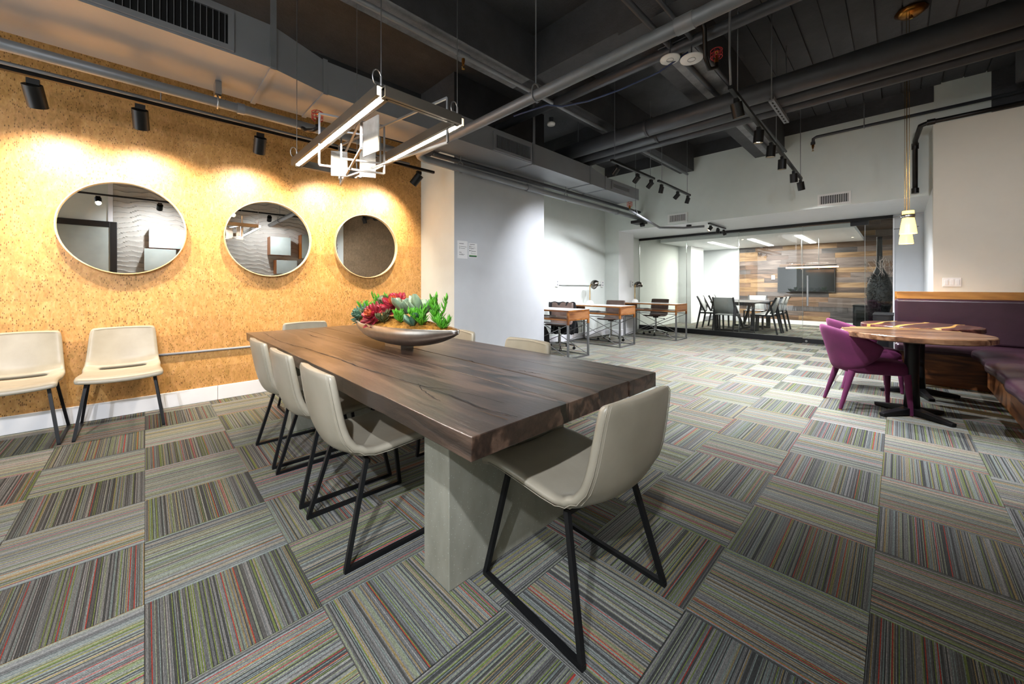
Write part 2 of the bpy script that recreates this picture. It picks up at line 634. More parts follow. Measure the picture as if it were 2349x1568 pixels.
def light(name, kind, parent, loc, energy, color, direction=(0, 0, -1), size=0.05, angle=60, blend=0.6, sx=None, sy=None):
    ld = bpy.data.lights.new(name, kind)
    ld.energy = energy
    ld.color = lin(color)[:3]
    if kind == 'SPOT':
        ld.spot_size = RAD(angle)
        ld.spot_blend = blend
        ld.shadow_soft_size = size
    elif kind == 'AREA':
        ld.shape = 'RECTANGLE'
        ld.size = sx
        ld.size_y = sy
    else:
        ld.shadow_soft_size = size
    o = bpy.data.objects.new(name, ld)
    COL.objects.link(o)
    if parent:
        o.parent = parent
    o.location = loc
    o.rotation_euler = Vector(direction).to_track_quat('-Z', 'Y').to_euler()
    return o

# ------------------------------------------------------------------ the setting
XL, XG, XB = -2.6, 9.41, 13.85        # left end of the room, glass partition, plank wall
YC, YB = 4.795, -1.4                  # cork wall, rear wall
ZC = 3.9
T = 0.457                             # carpet tile
GX, GY = -0.0025, 0.0697

floor = struct(boxo('floor', 'subfloor', XL, XB + 0.3, YB - 0.1, 5.2, -0.12, -0.009), 'striped grey and green carpet tile floor')

def tile_mesh(mb, ox, oy, rot, seed, sx=1.0, sy=1.0, uvs=None):
    """ridged carpet tile centred on ox,oy; ridges run along local y before rot"""
    h = T / 2 - 0.0006
    z0, zt, zv = -0.0085, 0.0, -0.0022
    p = 2 * h / NR
    prof = [(-h, z0, 0.0)]
    for r in range(NR):
        a = -h + r * p
        prof += [(a + 0.0002, zv, r / NR), (a + p * 0.22, zt - 0.0003, (r + 0.3) / NR), (a + p * 0.62, zt, (r + 0.6) / NR), (a + p * 0.80, zv, (r + 0.9) / NR)]
    prof.append((h, z0, 1.0 - 1e-4))
    o = len(mb.v)
    for (x, z, u) in prof:
        for y in (-h, h):
            X, Y = (x, y) if not rot else (-y, x)
            mb.v.append((ox + X * sx, oy + Y * sy, z))
    for i in range(len(prof) - 1):
        a = o + 2 * i
        mb.f.append((a, a + 2, a + 3, a + 1))
        k = (i - 1) % 4
        is_y = 0 < i < len(prof) - 1 and k != 3
        mb.mi.append(0 if is_y else 1)
        mb.sm.append(False)
        r = min(NR - 1, max(0, (i - 1) // 4))
        if uvs is not None:
            u = (r + 0.5) / NR
            uvs += [(u, seed), (u, seed), (u, seed + 0.999), (u, seed + 0.999)]

def carpet_obj(mb, uvs, name, parent):
    me = mb.mesh(name)
    l = me.uv_layers.new(name='UVMap')
    flat = [c for uv in uvs for c in uv]
    l.data.foreach_set('uv', flat)
    me.materials.append(MATS['carpet_yarn'])
    me.materials.append(MATS['carpet_backing'])
    return me

mb, uvs = MB(), []
tile_mesh(mb, 0, 0, False, 0, uvs=uvs)
TILE_ME = carpet_obj(mb, uvs, 'carpet_tile', floor)

def to_px(x, y, z=0.0):
    c, s = math.cos(RAD(YAW)), math.sin(RAD(YAW))
    d = x * c + y * s
    if d < 0.15:
        return None
    return 1174.5 + FOC * (x * s - y * c) / d, 655 - FOC * (z - EYE) / d
cells = []
x_hi, y_hi = XB, 4.79
for i in range(-6, 31):
    for j in range(-4, 11):
        x0, x1 = GX + i * T, GX + (i + 1) * T
        y0, y1 = GY + j * T, GY + (j + 1) * T
        cx0, cx1, cy0, cy1 = max(x0, XL), min(x1, x_hi), max(y0, YB), min(y1, y_hi)
        if cx1 - cx0 < 0.03 or cy1 - cy0 < 0.03:
            continue
        if cx0 > 2.843 and cx1 < 4.6 and cy0 > 3.98:
            continue
        if cx0 > 6.9 and cy1 < -0.4:
            continue
        a = to_px((cx0 + cx1) / 2, (cy0 + cy1) / 2)
        size = 0.0
        if a and -250 < a[0] < 2600 and a[1] < 1900:
            d = ((cx0 + cx1) / 2) * math.cos(RAD(YAW)) + ((cy0 + cy1) / 2) * math.sin(RAD(YAW))
            size = 1.0 / d ** 3
        cells.append((size, i, j, cx0, cx1, cy0, cy1))
cells.sort(reverse=True)
far, fuv = MB(), []
for n, (size, i, j, x0, x1, y0, y1) in enumerate(cells):
    rot = (i + j) % 2 == 0
    mx, my, sx, sy = (x0 + x1) / 2, (y0 + y1) / 2, (x1 - x0) / T, (y1 - y0) / T
    if n < 300:
        o = bpy.data.objects.new('carpet_tile', TILE_ME)
        COL.objects.link(o)
        o.parent = floor
        o.matrix_parent_inverse = Matrix.Translation(-Vector(floor.location))
        o.location = (mx, my, 0)
        o.rotation_euler = (0, 0, RAD(90) if rot else 0)
        o.scale = (sy, sx, 1) if rot else (sx, sy, 1)
    else:
        tile_mesh(far, mx, my, rot, n, sx, sy, fuv)
o = bpy.data.objects.new('carpet_tiles_beyond', carpet_obj(far, fuv, 'carpet_tiles_beyond', floor))
COL.objects.link(o)
o.parent = floor
o.matrix_parent_inverse = Matrix.Translation(-Vector(floor.location))
o['kind'] = 'stuff'

# walls
wl = struct(boxo('wall_left', 'cork', XL, 2.843, YC, YC + 0.15, 0, 3.12), 'golden cork covered wall behind the round mirrors')
bl = root_struct('baseboard_left', 'white baseboard under the cork wall')
for a, b in ((XL, 0.52), (0.523, 2.842)):
    boxo('board', 'white_trim', a, b, YC - 0.014, YC - 0.0005, 0.001, 0.142, bl, 0.003)
p = MB()
p.box(2.843, 4.6, 3.982, YC + 0.15, 0, 2.95)
p.mi = [1, 1, 1, 0, 0, 0]
p.mi = [0, 0, 1, 0, 0, 0]
struct(p.build('wall_pillar', ['wall_sage', 'wall_grey']), 'broad pale grey pillar beside the cork wall')
struct(boxo('wall_end_left', 'wall_sage', XL - 0.15, XL, YB - 0.15, 3.25, 0, ZC))  # stops short: unseen opening added beside it to let world light in
struct(boxo('wall_recess', 'wall_sage', 4.6, XB + 0.2, 4.8, 4.95, 0, ZC), 'pale sage wall behind the desks')
struct(boxo('wall_upper', 'ceiling_black', XL, 2.8429, YC, YC + 0.15, 3.1205, ZC), 'black painted upper wall above the cork')
struct(boxo('wall_pillar_upper', 'ceiling_black', 2.843, 4.5999, 3.982, YC + 0.15, 2.9505, ZC))
struct(boxo('baseboard_recess', 'white_trim', 4.601, 7.715, 4.786, 4.7995, 0.001, 0.14, bevel=0.003))
col_o = MB().box(7.72, 8.41, 4.44, 4.7995, 0, 2.3895)
col_o.mi = [0, 0, 1, 0, 0, 0]
struct(col_o.build('wall_column', ['wall_sage', 'wall_white']), 'pale column under the dropped soffit')
bc = root_struct('baseboard_column')
boxo('board', 'white_trim', 7.706, 7.7195, 4.426, 4.785, 0.001, 0.14, bc, 0.003)
boxo('board', 'white_trim', 7.72, 8.42, 4.426, 4.4395, 0.001, 0.14, bc, 0.003)
sf = MB().box(7.72, XG + 0.12, -0.304, 4.7995, 2.39, ZC)
sf.mi = [1, 0, 0, 0, 0, 0]
sf = sf.build('wall_soffit', ['wall_sage', 'wall_white'])
struct(sf, 'sage wall above the dropped white soffit')
boxo('black_paint_band', 'ceiling_black', 7.715, 7.7199, -0.34, 4.7995, 3.66, ZC, sf)
struct(boxo('wall_soffit_right', 'wall_sage', 7.72, XG + 0.12, -0.83, -0.3041, 2.39, ZC))
struct(boxo('wall_corner_dark', 'ceiling_black', 7.72, XG + 0.12, YB - 0.15, -0.8301, 0, ZC))
struct(boxo('wall_partition', 'wall_grey', XG, XG + 0.12, -0.3045, 0.06, 0, 2.3895), 'narrow grey wall beside the glass partition')
struct(boxo('wall_right', 'wall_beige', 7.0, 7.15, YB, -0.305, 0, 3.149), 'beige half height wall behind the plum banquette')
struct(boxo('wall_return', 'wall_white', 7.1505, XG + 0.12, -0.45, -0.305, 0, 2.3895))
wb = boxo('wall_rear', 'wall_sage', -1.56, XG, YB - 0.15, YB, 0, ZC)  # starts late, leaving an added unseen gap at the left for world light
struct(wb)
# wavy relief wall behind the viewer, cork beside it (both seen in the mirrors)
wv = MB()
def wavy(u, v):
    x = -0.46 + u * 4.28
    z = 0.15 + v * 3.7
    ph = z / 0.098 + 0.35 * math.sin(x * 5.1 + z * 1.7) + 0.22 * math.sin(x * 11.3 - z * 2.9) + 0.12 * math.sin(x * 23 + z * 5)
    saw = ph - math.floor(ph)
    return (x, YB + 0.004 + 0.04 * (saw ** 1.3), z)
wv.sheet(130, 340, wavy, sm=False)
wv.v = [(x, y, z) for x, y, z in wv.v]
MATS_w = plain('relief_plaster', '#b4b1a8', 0.6, var=0.04)
struct(wv.build('wall_relief', 'relief_plaster'), 'grey plaster wall with wavy horizontal ridges')
struct(boxo('wall_rear_cork', 'cork_brown', 4.0, 6.999, YB + 0.0005, YB + 0.02, 0, 3.45))
struct(boxo('trim_1', 'white_trim', -0.53, -0.462, YB + 0.0005, YB + 0.03, 0, ZC))
d2 = root_struct('door_2', 'black framed door of frosted glass')
for a in ((-1.52, -1.43, 0, 2.30), (-0.50, -0.405, 0, 2.41), (-1.52, -0.50, 2.30, 2.41)):
    boxo('frame', 'frame_black', a[0], a[1], YB + 0.031, YB + 0.09, a[2] + 0.001, a[3], d2, 0.004)
boxo('pane', 'frosted', -1.43, -0.50, YB + 0.045, YB + 0.06, 0.02, 2.30, d2)
MB().bar((-0.56, YB + 0.10, 0.95), (-0.56, YB + 0.10, 1.25), 0.03).build('handle', 'black_metal', d2)

# ceiling with beams
ceil = struct(boxo('ceiling', 'ceiling_black', XL - 0.15, XG + 0.12, YB - 0.15, YC + 0.15, ZC, ZC + 0.15), 'black painted concrete ceiling')
def ch(name, mat, x0, x1, y0, y1, z0, z1):
    o = boxo(name, mat, x0, x1, y0, y1, z0, z1)
    o.parent = ceil
    o.matrix_parent_inverse = Matrix.Translation(-Vector(ceil.location))
    return o
b = ch('beam', ['ceiling_black'], XL, 7.715, 2.80, 3.07, 3.40, ZC - 0.001)
b = ch('beam', ['ceiling_black'], 3.05, 7.715, 1.335, 1.76, 3.40, ZC - 0.001)
b = ch('beam', ['ceiling_black'], 3.06, 3.46, YB, 2.799, 3.44, ZC - 0.001)
b = ch('beam', ['ceiling_black'], 5.5, 5.9, 3.071, 4.79, 3.46, ZC - 0.001)
b = ch('beam', ['ceiling_black'], XL, 7.0, -1.38, -0.92, 3.42, ZC - 0.001)
ch('plaster_patch', 'beam_grey', XL + 0.1, 3.0, 2.803, 3.066, 3.393, 3.3995)
ch('plaster_patch', 'beam_grey', 3.5, 7.6, 1.34, 1.60, 3.393, 3.3995)
# board-marked strips on the slab over the seating corner
for i in range(12):
    y0 = 1.3 - (i + 1) * 0.19
    o = ch('formwork_board', 'ceiling_black', 3.47, 7.71, y0 + 0.006, y0 + 0.184, ZC - 0.012 - 0.006 * (i % 3), ZC - 0.0005)

# conference room shell
struct(boxo('wall_conference_ceiling', 'wall_grey', XG + 0.121, XB + 0.2, -0.3, 4.7995, 2.95, 3.05))
struct(boxo('wall_conference_right', 'wall_grey', XG + 0.121, XB + 0.2, -0.15, -0.02, 0, 2.949))
wp = struct(boxo('wall_plank', 'wall_grey', XB, XB + 0.15, -0.02, 4.7995, 0, 2.949), 'reclaimed wood plank wall in the meeting room')
def wpc(o):
    o.parent = wp
    o.matrix_parent_inverse = Matrix.Translation(-Vector(wp.location))
    return o
rr = random.Random(11)
rows = 20
for r in range(rows):
    z0 = 0.125 + r * 0.139
    y = 3.60
    first = True
    while y > 0.0:
        ln = rr.uniform(0.55, 1.35)
        if first:
            ln *= rr.uniform(0.3, 1)
            first = False
        y2 = max(0.0, y - ln)
        th = rr.uniform(0.012, 0.02)
        wpc(boxo('plank', 'plank_%d' % rr.choice([0, 0, 1, 1, 2, 2, 3, 3, 3, 4]), XB - th, XB - 0.0005, y2 + 0.001, y - 0.001, z0 + 0.001, z0 + 0.138))
        y = y2
wpc(boxo('plank_edge_trim', 'white_trim', XB - 0.03, XB - 0.0005, 3.601, 3.64, 0.126, 2.90))
struct(boxo('baseboard_conference', 'white_trim', XB - 0.022, XB - 0.0005, 0.0, 3.64, 0.001, 0.124))
struct(boxo('wall_conference_column', 'wall_white', 11.95, 13.0, 4.42, 4.7995, 0, 2.949), 'white column in the meeting room')
struct(boxo('wall_conference_sill', 'wall_white', 13.0005, XB - 0.001, 4.40, 4.7995, 0.0, 0.78))
struct(boxo('trim_2', 'grey_plastic', 13.02, XB - 0.02, 4.36, 4.398, 0.02, 0.15))
drop = struct(boxo('ceiling_panel', 'wall_white', 10.45, XB - 0.05, 0.64, 4.70, 2.36, 2.45), 'white dropped ceiling panel in the meeting room')

# glass partition
g = root_struct('window_1', 'frameless glass partition of the meeting room')
boxo('top_rail', 'frame_black', XG - 0.03, XG + 0.03, 0.062, 4.798, 2.335, 2.3895, g)
boxo('base_rail', 'frame_black', XG - 0.03, XG + 0.03, 1.335, 4.798, 0.001, 0.115, g)
boxo('base_rail', 'frame_black', XG - 0.03, XG + 0.03, 0.062, 0.42, 0.001, 0.115, g)
for a, b2 in ((0.065, 0.415), (1.340, 2.455), (2.463, 3.58), (3.588, 4.795)):
    pn = boxo('glass_pane', 'glass', XG - 0.006, XG + 0.006, a, b2, 0.115, 2.335, g)
for y in (2.459, 3.584, 1.333, 4.791):
    boxo('joint', 'glass_edge', XG - 0.007, XG + 0.007, y - 0.003, y + 0.003, 0.116, 2.334, g)
boxo('side_channel', 'white_trim', XG - 0.02, XG + 0.02, 0.045, 0.0645, 0.001, 2.334, g)
dd = root_struct('door_1', 'glass door with long steel pull handle')
boxo('glass_pane', 'glass', XG - 0.006, XG + 0.006, 0.425, 1.328, 0.10, 2.325, dd)
boxo('bottom_rail', 'frame_black', XG - 0.025, XG + 0.025, 0.425, 1.328, 0.012, 0.10, dd)
boxo('glass_edge', 'glass_edge', XG - 0.007, XG + 0.007, 0.417, 0.425, 0.10, 2.325, dd)
boxo('hinge', 'frame_black', XG - 0.025, XG + 0.025, 0.37, 0.62, 2.255, 2.334, dd)
hd = MB().cyl((XG - 0.07, 1.246, 0.75), (XG - 0.07, 1.246, 1.35), 0.016).build('pull_handle', 'steel', dd)
hs = MB()
for z in (0.85, 1.25):
    hs.cyl((XG - 0.07, 1.246, z), (XG - 0.006, 1.246, z), 0.01)
hs.build('handle_post', 'steel', hd)
MB().cyl((XG - 0.03, 1.27, 0.05), (XG - 0.025, 1.27, 0.05), 0.02).build('lock', 'steel', dd)

# ------------------------------------------------------------------ ductwork and pipes
duct = thing('air_duct', 'long grey sheet metal air duct hanging along the cork wall', 'duct')
def dsec(name, a, b, mat='duct_grey'):
    """a, b: (x, ynear, yfar, zb, zt)"""
    q = [[(s[0], s[1], s[3]), (s[0], s[2], s[3]), (s[0], s[2], s[4]), (s[0], s[1], s[4])] for s in (a, b)]
    return MB().add(q[0] + q[1], [(0, 1, 2, 3), (7, 6, 5, 4), (1, 0, 4, 5), (2, 1, 5, 6), (3, 2, 6, 7), (0, 3, 7, 4)]).build(name, mat, duct)
S = [(XL + 0.02, 3.296, 4.035, 2.79, 3.11), (-0.9, 3.296, 4.035, 2.79, 3.11), (0.69, 3.296, 4.035, 2.79, 3.11), (1.10, 3.42, 4.02, 2.79, 3.07),
     (2.45, 3.44, 3.93, 2.79, 3.07), (3.75, 3.44, 3.88, 2.79, 3.07), (5.14, 3.46, 3.90, 2.79, 3.07), (5.62, 3.48, 3.95, 2.79, 3.0), (6.8, 3.48, 3.97, 2.79, 3.0)]
for i in range(len(S) - 1):
    a, b2 = S[i], S[i + 1]
    dsec('duct_section', a, (b2[0] - 0.002,) + b2[1:])
for s in S[1:-1]:
    w = 0.018
    m = MB()
    m.box(s[0] - w, s[0] + w, s[1] - 0.006, s[2] + 0.006, s[3] - 0.012, s[3] - 0.0005)
    m.box(s[0] - w, s[0] + w, s[1] - 0.012, s[1] - 0.0005, s[3] - 0.012, s[4] + 0.01)
    m.build('seam_flange', 'duct_grey', duct)
for x in (0.69, 3.75):
    MB().box(x - 0.02, x + 0.02, S[2][1] - 0.018 if x < 1 else 3.42, (S[2][1] if x < 1 else 3.44) - 0.0125, 2.79, ZC).build('hanger_strap', 'grey_pipe', duct)
for x in (-0.6, 5.0):
    MB().cyl((x, 3.6, 3.0), (x, 3.6, ZC), 0.006, n=8).build('hanger_rod', 'grey_pipe', duct)
def grille(name, label, x0, x1, y, z0, z1, slats, horiz=False, frame='duct_grey', parent=duct, depth=0.02):
    fr = MB()
    w = 0.035
    fr.box(x0, x1, y - depth, y - 0.001, z0, z0 + w).box(x0, x1, y - depth, y - 0.001, z1 - w, z1)
    fr.box(x0, x0 + w, y - depth, y - 0.001, z0 + w, z1 - w).box(x1 - w, x1, y - depth, y - 0.001, z0 + w, z1 - w)
    gf = fr.build(name, frame, parent)
    MB().box(x0 + w, x1 - w, y - 0.004, y - 0.0012, z0 + w, z1 - w).build('dark_opening', 'void_black', gf)
    for i in range(slats):
        t = (i + 0.5) / slats
        m = MB()
        if horiz:
            z = z0 + w + t * (z1 - z0 - 2 * w)
            m.bar((x0 + w, y - 0.012, z), (x1 - w, y - 0.012, z), 0.012, 0.004, up=(0, -0.5, 1))
        else:
            x = x0 + w + t * (x1 - x0 - 2 * w)
            m.bar((x, y - 0.012, z0 + w), (x, y - 0.012, z1 - w), 0.003, 0.014, up=(0, 1, 0))
        m.build('slat', frame, gf)
    return gf
grille('supply_grille', '', -0.75, 0.45, 3.296, 2.805, 3.085, 34)
grille('supply_grille', '', 3.03, 3.71, 3.44, 2.80, 3.03, 26)
grille('supply_grille', '', 5.80, 6.45, 3.48, 2.83, 2.97, 7, True)

def pipe(name, label, cat, pts, r, mat, n=14, group=None, collars=(), hangers=()):
    e = thing(name, label, cat, (0, 0, 0), 0, group)
    MB().tube(pts, r, n).build('pipe_run', mat, e)
    for (p0, p1, rr_) in collars:
        MB().cyl(p0, p1, rr_, n=n).build('collar', mat, e)
    for (x, y, z, zt) in hangers:
        m = MB()
        m.cyl((x, y, z + r + 0.05), (x, y, zt), 0.005, n=6)
        m.build('hanger_rod', 'grey_pipe', e)
        ring = [(x + 0, y + (r + 0.006) * math.cos(t), z + (r + 0.006) * math.sin(t) + (0.045 * max(0, math.sin(t)))) for t in [2 * math.pi * q / 16 for q in range(16)]]
        ring2 = [(x + (r + 0.006) * math.cos(t), y, z + (r + 0.006) * math.sin(t) + (0.045 * max(0, math.sin(t)))) for t in [2 * math.pi * q / 16 for q in range(16)]]
        along_x = abs(pts[0][0] - pts[1][0]) > abs(pts[0][1] - pts[1][1])
        MB().tube(ring if along_x else ring2, 0.006, 6, True).build('pipe_hanger', 'grey_pipe', e)
    return e
pipe('water_pipe', 'thick grey pipe crossing over the long table from front to back', 'pipe',
     [(2.213, YB + 0.03, 2.65), (2.213, 3.74, 2.65), (2.225, 3.80, 2.645), (2.26, 3.835, 2.635), (2.32, 3.85, 2.625), (4.5, 3.85, 2.60), (8.0, 3.85, 2.58)], 0.043, 'grey_pipe',
     collars=[((2.213, 0.8, 2.65), (2.213, 0.9, 2.65), 0.048), ((4.05, 3.85, 2.606), (4.13, 3.85, 2.605), 0.052), ((6.6, 3.85, 2.588), (6.66, 3.85, 2.588), 0.049)],
     hangers=[(2.213, 2.0, 2.65, ZC), (2.213, -0.4, 2.65, ZC), (2.85, 3.85, 2.62, 2.79), (5.0, 3.85, 2.597, 2.79)])
pipe('cork_wall_pipe', 'thick grey pipe running above the track lights on the cork wall', 'pipe',
     [(XL + 0.02, 3.86, 2.64), (2.12, 3.86, 2.632)], 0.038, 'grey_pipe', collars=[((0.55, 3.86, 2.635), (0.60, 3.86, 2.635), 0.045)], hangers=[(-1.6, 3.86, 2.64, 2.79)])
cl = thing('pipe_clamp', 'perforated steel strut clamp holding the pipe below the duct', 'clamp')
MB().box(0.40, 0.44, 3.80, 3.92, 2.685, 2.789).build('strut', 'steel', cl)
MB().tube([(0.42, 3.86 + 0.046 * math.cos(t), 2.636 + 0.046 * math.sin(t)) for t in [2 * math.pi * q / 16 for q in range(16)]], 0.006, 6, True).build('clamp_ring', 'steel', cl)
pipe('conduit', 'thin grey conduit lying along the cork wall track', 'pipe', [(XL + 0.02, 4.15, 2.63), (2.3, 4.15, 2.63)], 0.013, 'grey_pipe', 10)
pipe('duct_side_pipe', 'dark pipe tucked beside the underside of the duct', 'pipe', [(2.5, 3.935, 2.745), (8.0, 3.935, 2.745)], 0.03, 'dark_pipe')
GT = 'pipe trio crossing to the right wall'
pipe('insulated_pipe', 'thickest dark insulated pipe of the three running to the banquette corner', 'pipe', [(4.64, YB + 0.03, 3.18), (4.64, 3.95, 3.18)], 0.104, 'dark_pipe', 20, GT,
     collars=[((4.64, 2.24, 3.18), (4.64, 2.27, 3.18), 0.110)], hangers=[])
pipe('insulated_pipe', 'middle dark insulated pipe of the three running to the banquette corner', 'pipe', [(4.92, YB + 0.03, 3.155), (4.92, 3.95, 3.155)], 0.078, 'dark_pipe', 18, GT,
     collars=[((4.92, 2.24, 3.155), (4.92, 2.27, 3.155), 0.084)])
pipe('insulated_pipe', 'thinnest dark insulated pipe of the three running to the banquette corner', 'pipe', [(5.13, YB + 0.03, 3.135), (5.13, 3.95, 3.135)], 0.057, 'dark_pipe', 16, GT)
st = thing('strut_channel', 'slotted steel channel carrying the dark pipe trio', 'bracket')
m = MB().box(4.50, 5.24, 0.868, 0.908, 3.00, 3.017).box(4.50, 5.24, 0.863, 0.868, 3.00, 3.04).box(4.50, 5.24, 0.908, 0.913, 3.00, 3.04)
m.build('channel', 'grey_pipe', st)
for i in range(8):
    MB().box(4.54 + i * 0.086, 4.588 + i * 0.086, 0.881, 0.895, 2.998, 3.00).build('slot', 'void_black', st)
for x in (4.515, 5.225):
    MB().cyl((x, 0.888, 2.995), (x, 0.888, ZC), 0.006, n=8).build('hanger_rod', 'grey_pipe', st)
pipe('sprinkler_pipe', 'grey sprinkler pipe running under the plastered beam', 'pipe', [(XL + 0.02, 2.88, 3.33), (3.4, 2.88, 3.33), (7.6, 2.88, 3.33)], 0.024, 'grey_pipe', 12,
     collars=[((2.10, 2.88, 3.33), (2.22, 2.88, 3.33), 0.034), ((0.95, 2.88, 3.33), (1.02, 2.88, 3.33), 0.03)])
pipe('ceiling_conduit', 'dark conduit running under the beam near the track lights', 'pipe', [(2.6, 1.47, 3.36), (7.6, 1.47, 3.36)], 0.025, 'dark_pipe', 10)
pipe('ceiling_conduit', 'thinner dark conduit beside the beam over the long table', 'pipe', [(2.5, 1.28, 3.34), (7.5, 1.28, 3.34)], 0.018, 'dark_pipe', 10)
pipe('cross_pipe', 'dark pipe running across the ceiling behind the thick grey pipe', 'pipe', [(3.52, YB + 0.03, 3.34), (3.52, 3.9, 3.34)], 0.05, 'dark_pipe', 14)
pipe('right_wall_pipe', 'thin dark pipe running high along the sage wall to the right', 'pipe', [(7.60, -1.3, 3.50), (7.60, 0.90, 3.50), (7.60, 0.94, 3.48), (7.60, 0.945, 3.40)], 0.022, 'dark_pipe', 12,
     collars=[((7.60, 0.945, 3.43), (7.60, 0.945, 3.39), 0.03)], hangers=[(7.60, 0.35, 3.50, ZC)])
pipe('drain_pipe', 'black iron pipe dropping down the sage wall above the banquette', 'pipe', [(6.97, -1.38, 3.175), (6.97, -0.27, 3.175), (7.02, -0.20, 3.17), (7.55, -0.165, 3.14), (7.64, -0.165, 3.08), (7.65, -0.165, 2.44)], 0.027, 'iron_pipe', 12,
     collars=[((7.65, -0.165, 2.50), (7.65, -0.165, 2.43), 0.038), ((7.64, -0.165, 3.12), (7.65, -0.165, 3.04), 0.036), ((6.97, -0.32, 3.175), (6.97, -0.25, 3.175), 0.036)])
pipe('desk_sprinkler_pipe', 'slim grey pipe running below the soffit to the small track', 'pipe', [(6.22, 3.36, 2.50), (7.3, 3.30, 2.30), (7.62, 2.95, 2.29), (7.70, 2.60, 2.29)], 0.022, 'grey_pipe', 10, hangers=[(6.4, 3.34, 2.468, ZC)])

def sprinkler(label, loc, down=True, cage=None, stem=None):
    e = thing('fire_sprinkler', label, 'sprinkler', loc)
    s = -1 if down else 1
    m = MB()
    m.cyl((0, 0, 0), (0, 0, s * 0.035), 0.017, n=10).cyl((0, 0, s * 0.035), (0, 0, s * 0.06), 0.012, n=8)
    m.build('fitting', 'brass', e)
    m = MB()
    for q in (-1, 1):
        m.tube([(q * 0.008, 0, s * 0.06), (q * 0.016, 0, s * 0.075), (q * 0.006, 0, s * 0.095)], 0.003, 6)
    m.cyl((0, 0, s * 0.094), (0, 0, s * 0.098), 0.016, n=10)
    m.build('deflector', 'brass_bright', e)
    if cage:
        m = MB()
        for t in range(6):
            a = t * math.pi / 3
            m.tube([(0.03 * math.cos(a), 0.03 * math.sin(a), s * 0.03), (0.045 * math.cos(a), 0.045 * math.sin(a), s * 0.05), (0.045 * math.cos(a), 0.045 * math.sin(a), s * 0.11), (0.02 * math.cos(a), 0.02 * math.sin(a), s * 0.125)], 0.003, 5)
        for z in (0.05, 0.08, 0.11):
            m.tube([(0.046 * math.cos(q * math.pi / 8), 0.046 * math.sin(q * math.pi / 8), s * z) for q in range(16)], 0.003, 5, True)
        m.build('wire_guard', cage, e)
    if stem:
        MB().tube(stem, 0.018, 10).build('stem_pipe', 'iron_pipe', e)
    return e
sprinkler('bare brass sprinkler head hanging from the beam pipe', (2.16, 2.88, 3.30))
sprinkler('red caged sprinkler head above the chandelier by the cork wall', (1.10, 3.62, 2.585), False, 'red_paint', [(0, 0, 0.0), (0, 0, -0.03), (-0.02, 0.03, -0.045), (-0.05, 0.15, -0.02), (-0.06, 0.24, 0.03)])
sprinkler('red caged sprinkler head beside the ceiling speaker discs', (3.55, 1.10, 3.08), False, 'red_paint', [(0, 0, 0), (0, 0, -0.04), (-0.06, 0.04, -0.06), (-0.12, 0.05, 0.02), (-0.14, 0.05, 0.25), (-0.2, 0.05, 0.3)])
sprinkler('pink caged sprinkler head near the desks', (6.22, 3.36, 2.53), False, 'pink_red')
sprinkler('brass sprinkler head at the end of the high right pipe', (7.60, 0.945, 3.385))

# ceiling speaker discs, smoke alarms, blue cable
for lab, (x, y, z), r in (('chipped white ceiling disc on the left of the pair', (3.40, 1.44, 3.19), 0.085), ('round white ceiling disc with ring detail on the right of the pair', (3.50, 1.29, 3.17), 0.095)):
    e = thing('ceiling_disc', lab, 'disc', (x, y, z), 0, 'white ceiling discs')
    MB().lathe([(0.001, 0), (r * 0.97, 0.0), (r, 0.006), (r, 0.012), (0.001, 0.03)], n=28).build('plate', 'white_plastic', e)
    MB().tube([(r * 0.35 * math.cos(t), r * 0.35 * math.sin(t), -0.002) for t in [2 * math.pi * q / 20 for q in range(20)]], 0.002, 5, True).build('ring', 'grey_plastic', e)
    MB().cyl((0, 0, 0.02), (0, 0, 0.18), 0.006, n=6).build('stem', 'dark_pipe', e)
o = MB().tube([(3.5, 1.32, 3.25), (3.4, 1.55, 3.12), (3.25, 1.85, 3.02), (3.15, 2.15, 2.98), (3.12, 2.45, 3.02), (3.0, 2.55, 3.03), (2.85, 2.9, 2.98)], 0.008, 6).build('data_cable', 'blue_cable')
tag(o, 'blue data cable sagging below the black ceiling', 'cable')
for lab, loc in (('small white smoke alarm between the duct and the pipe trio', (3.9, 3.25, 3.30)), ('small white smoke alarm above the short track lights', (5.6, 2.9, 3.32))):
    e = thing('smoke_alarm', lab, 'smoke alarm', loc, 0, 'ceiling smoke alarms')
    MB().lathe([(0.001, 0), (0.05, 0), (0.055, 0.02), (0.05, 0.035), (0.001, 0.035)], n=18).build('body', 'white_plastic', e)
    MB().cyl((0, 0, 0.034), (0, 0, 0.1), 0.03, n=10).build('mount', 'dark_pipe', e)
e = thing('ceiling_canopy', 'round bronze canopy on the ceiling above the pendant lamps', 'lamp canopy', (5.43, -0.09, ZC - 0.01))
MB().lathe([(0.001, -0.075), (0.07, -0.07), (0.12, -0.03), (0.10, 0.0), (0.001, 0.0)], n=24).build('cover', 'brass', e)
MB().cyl((0, 0, -0.075), (0, 0, -0.10), 0.012, n=8).build('knob', 'brass_bright', e)

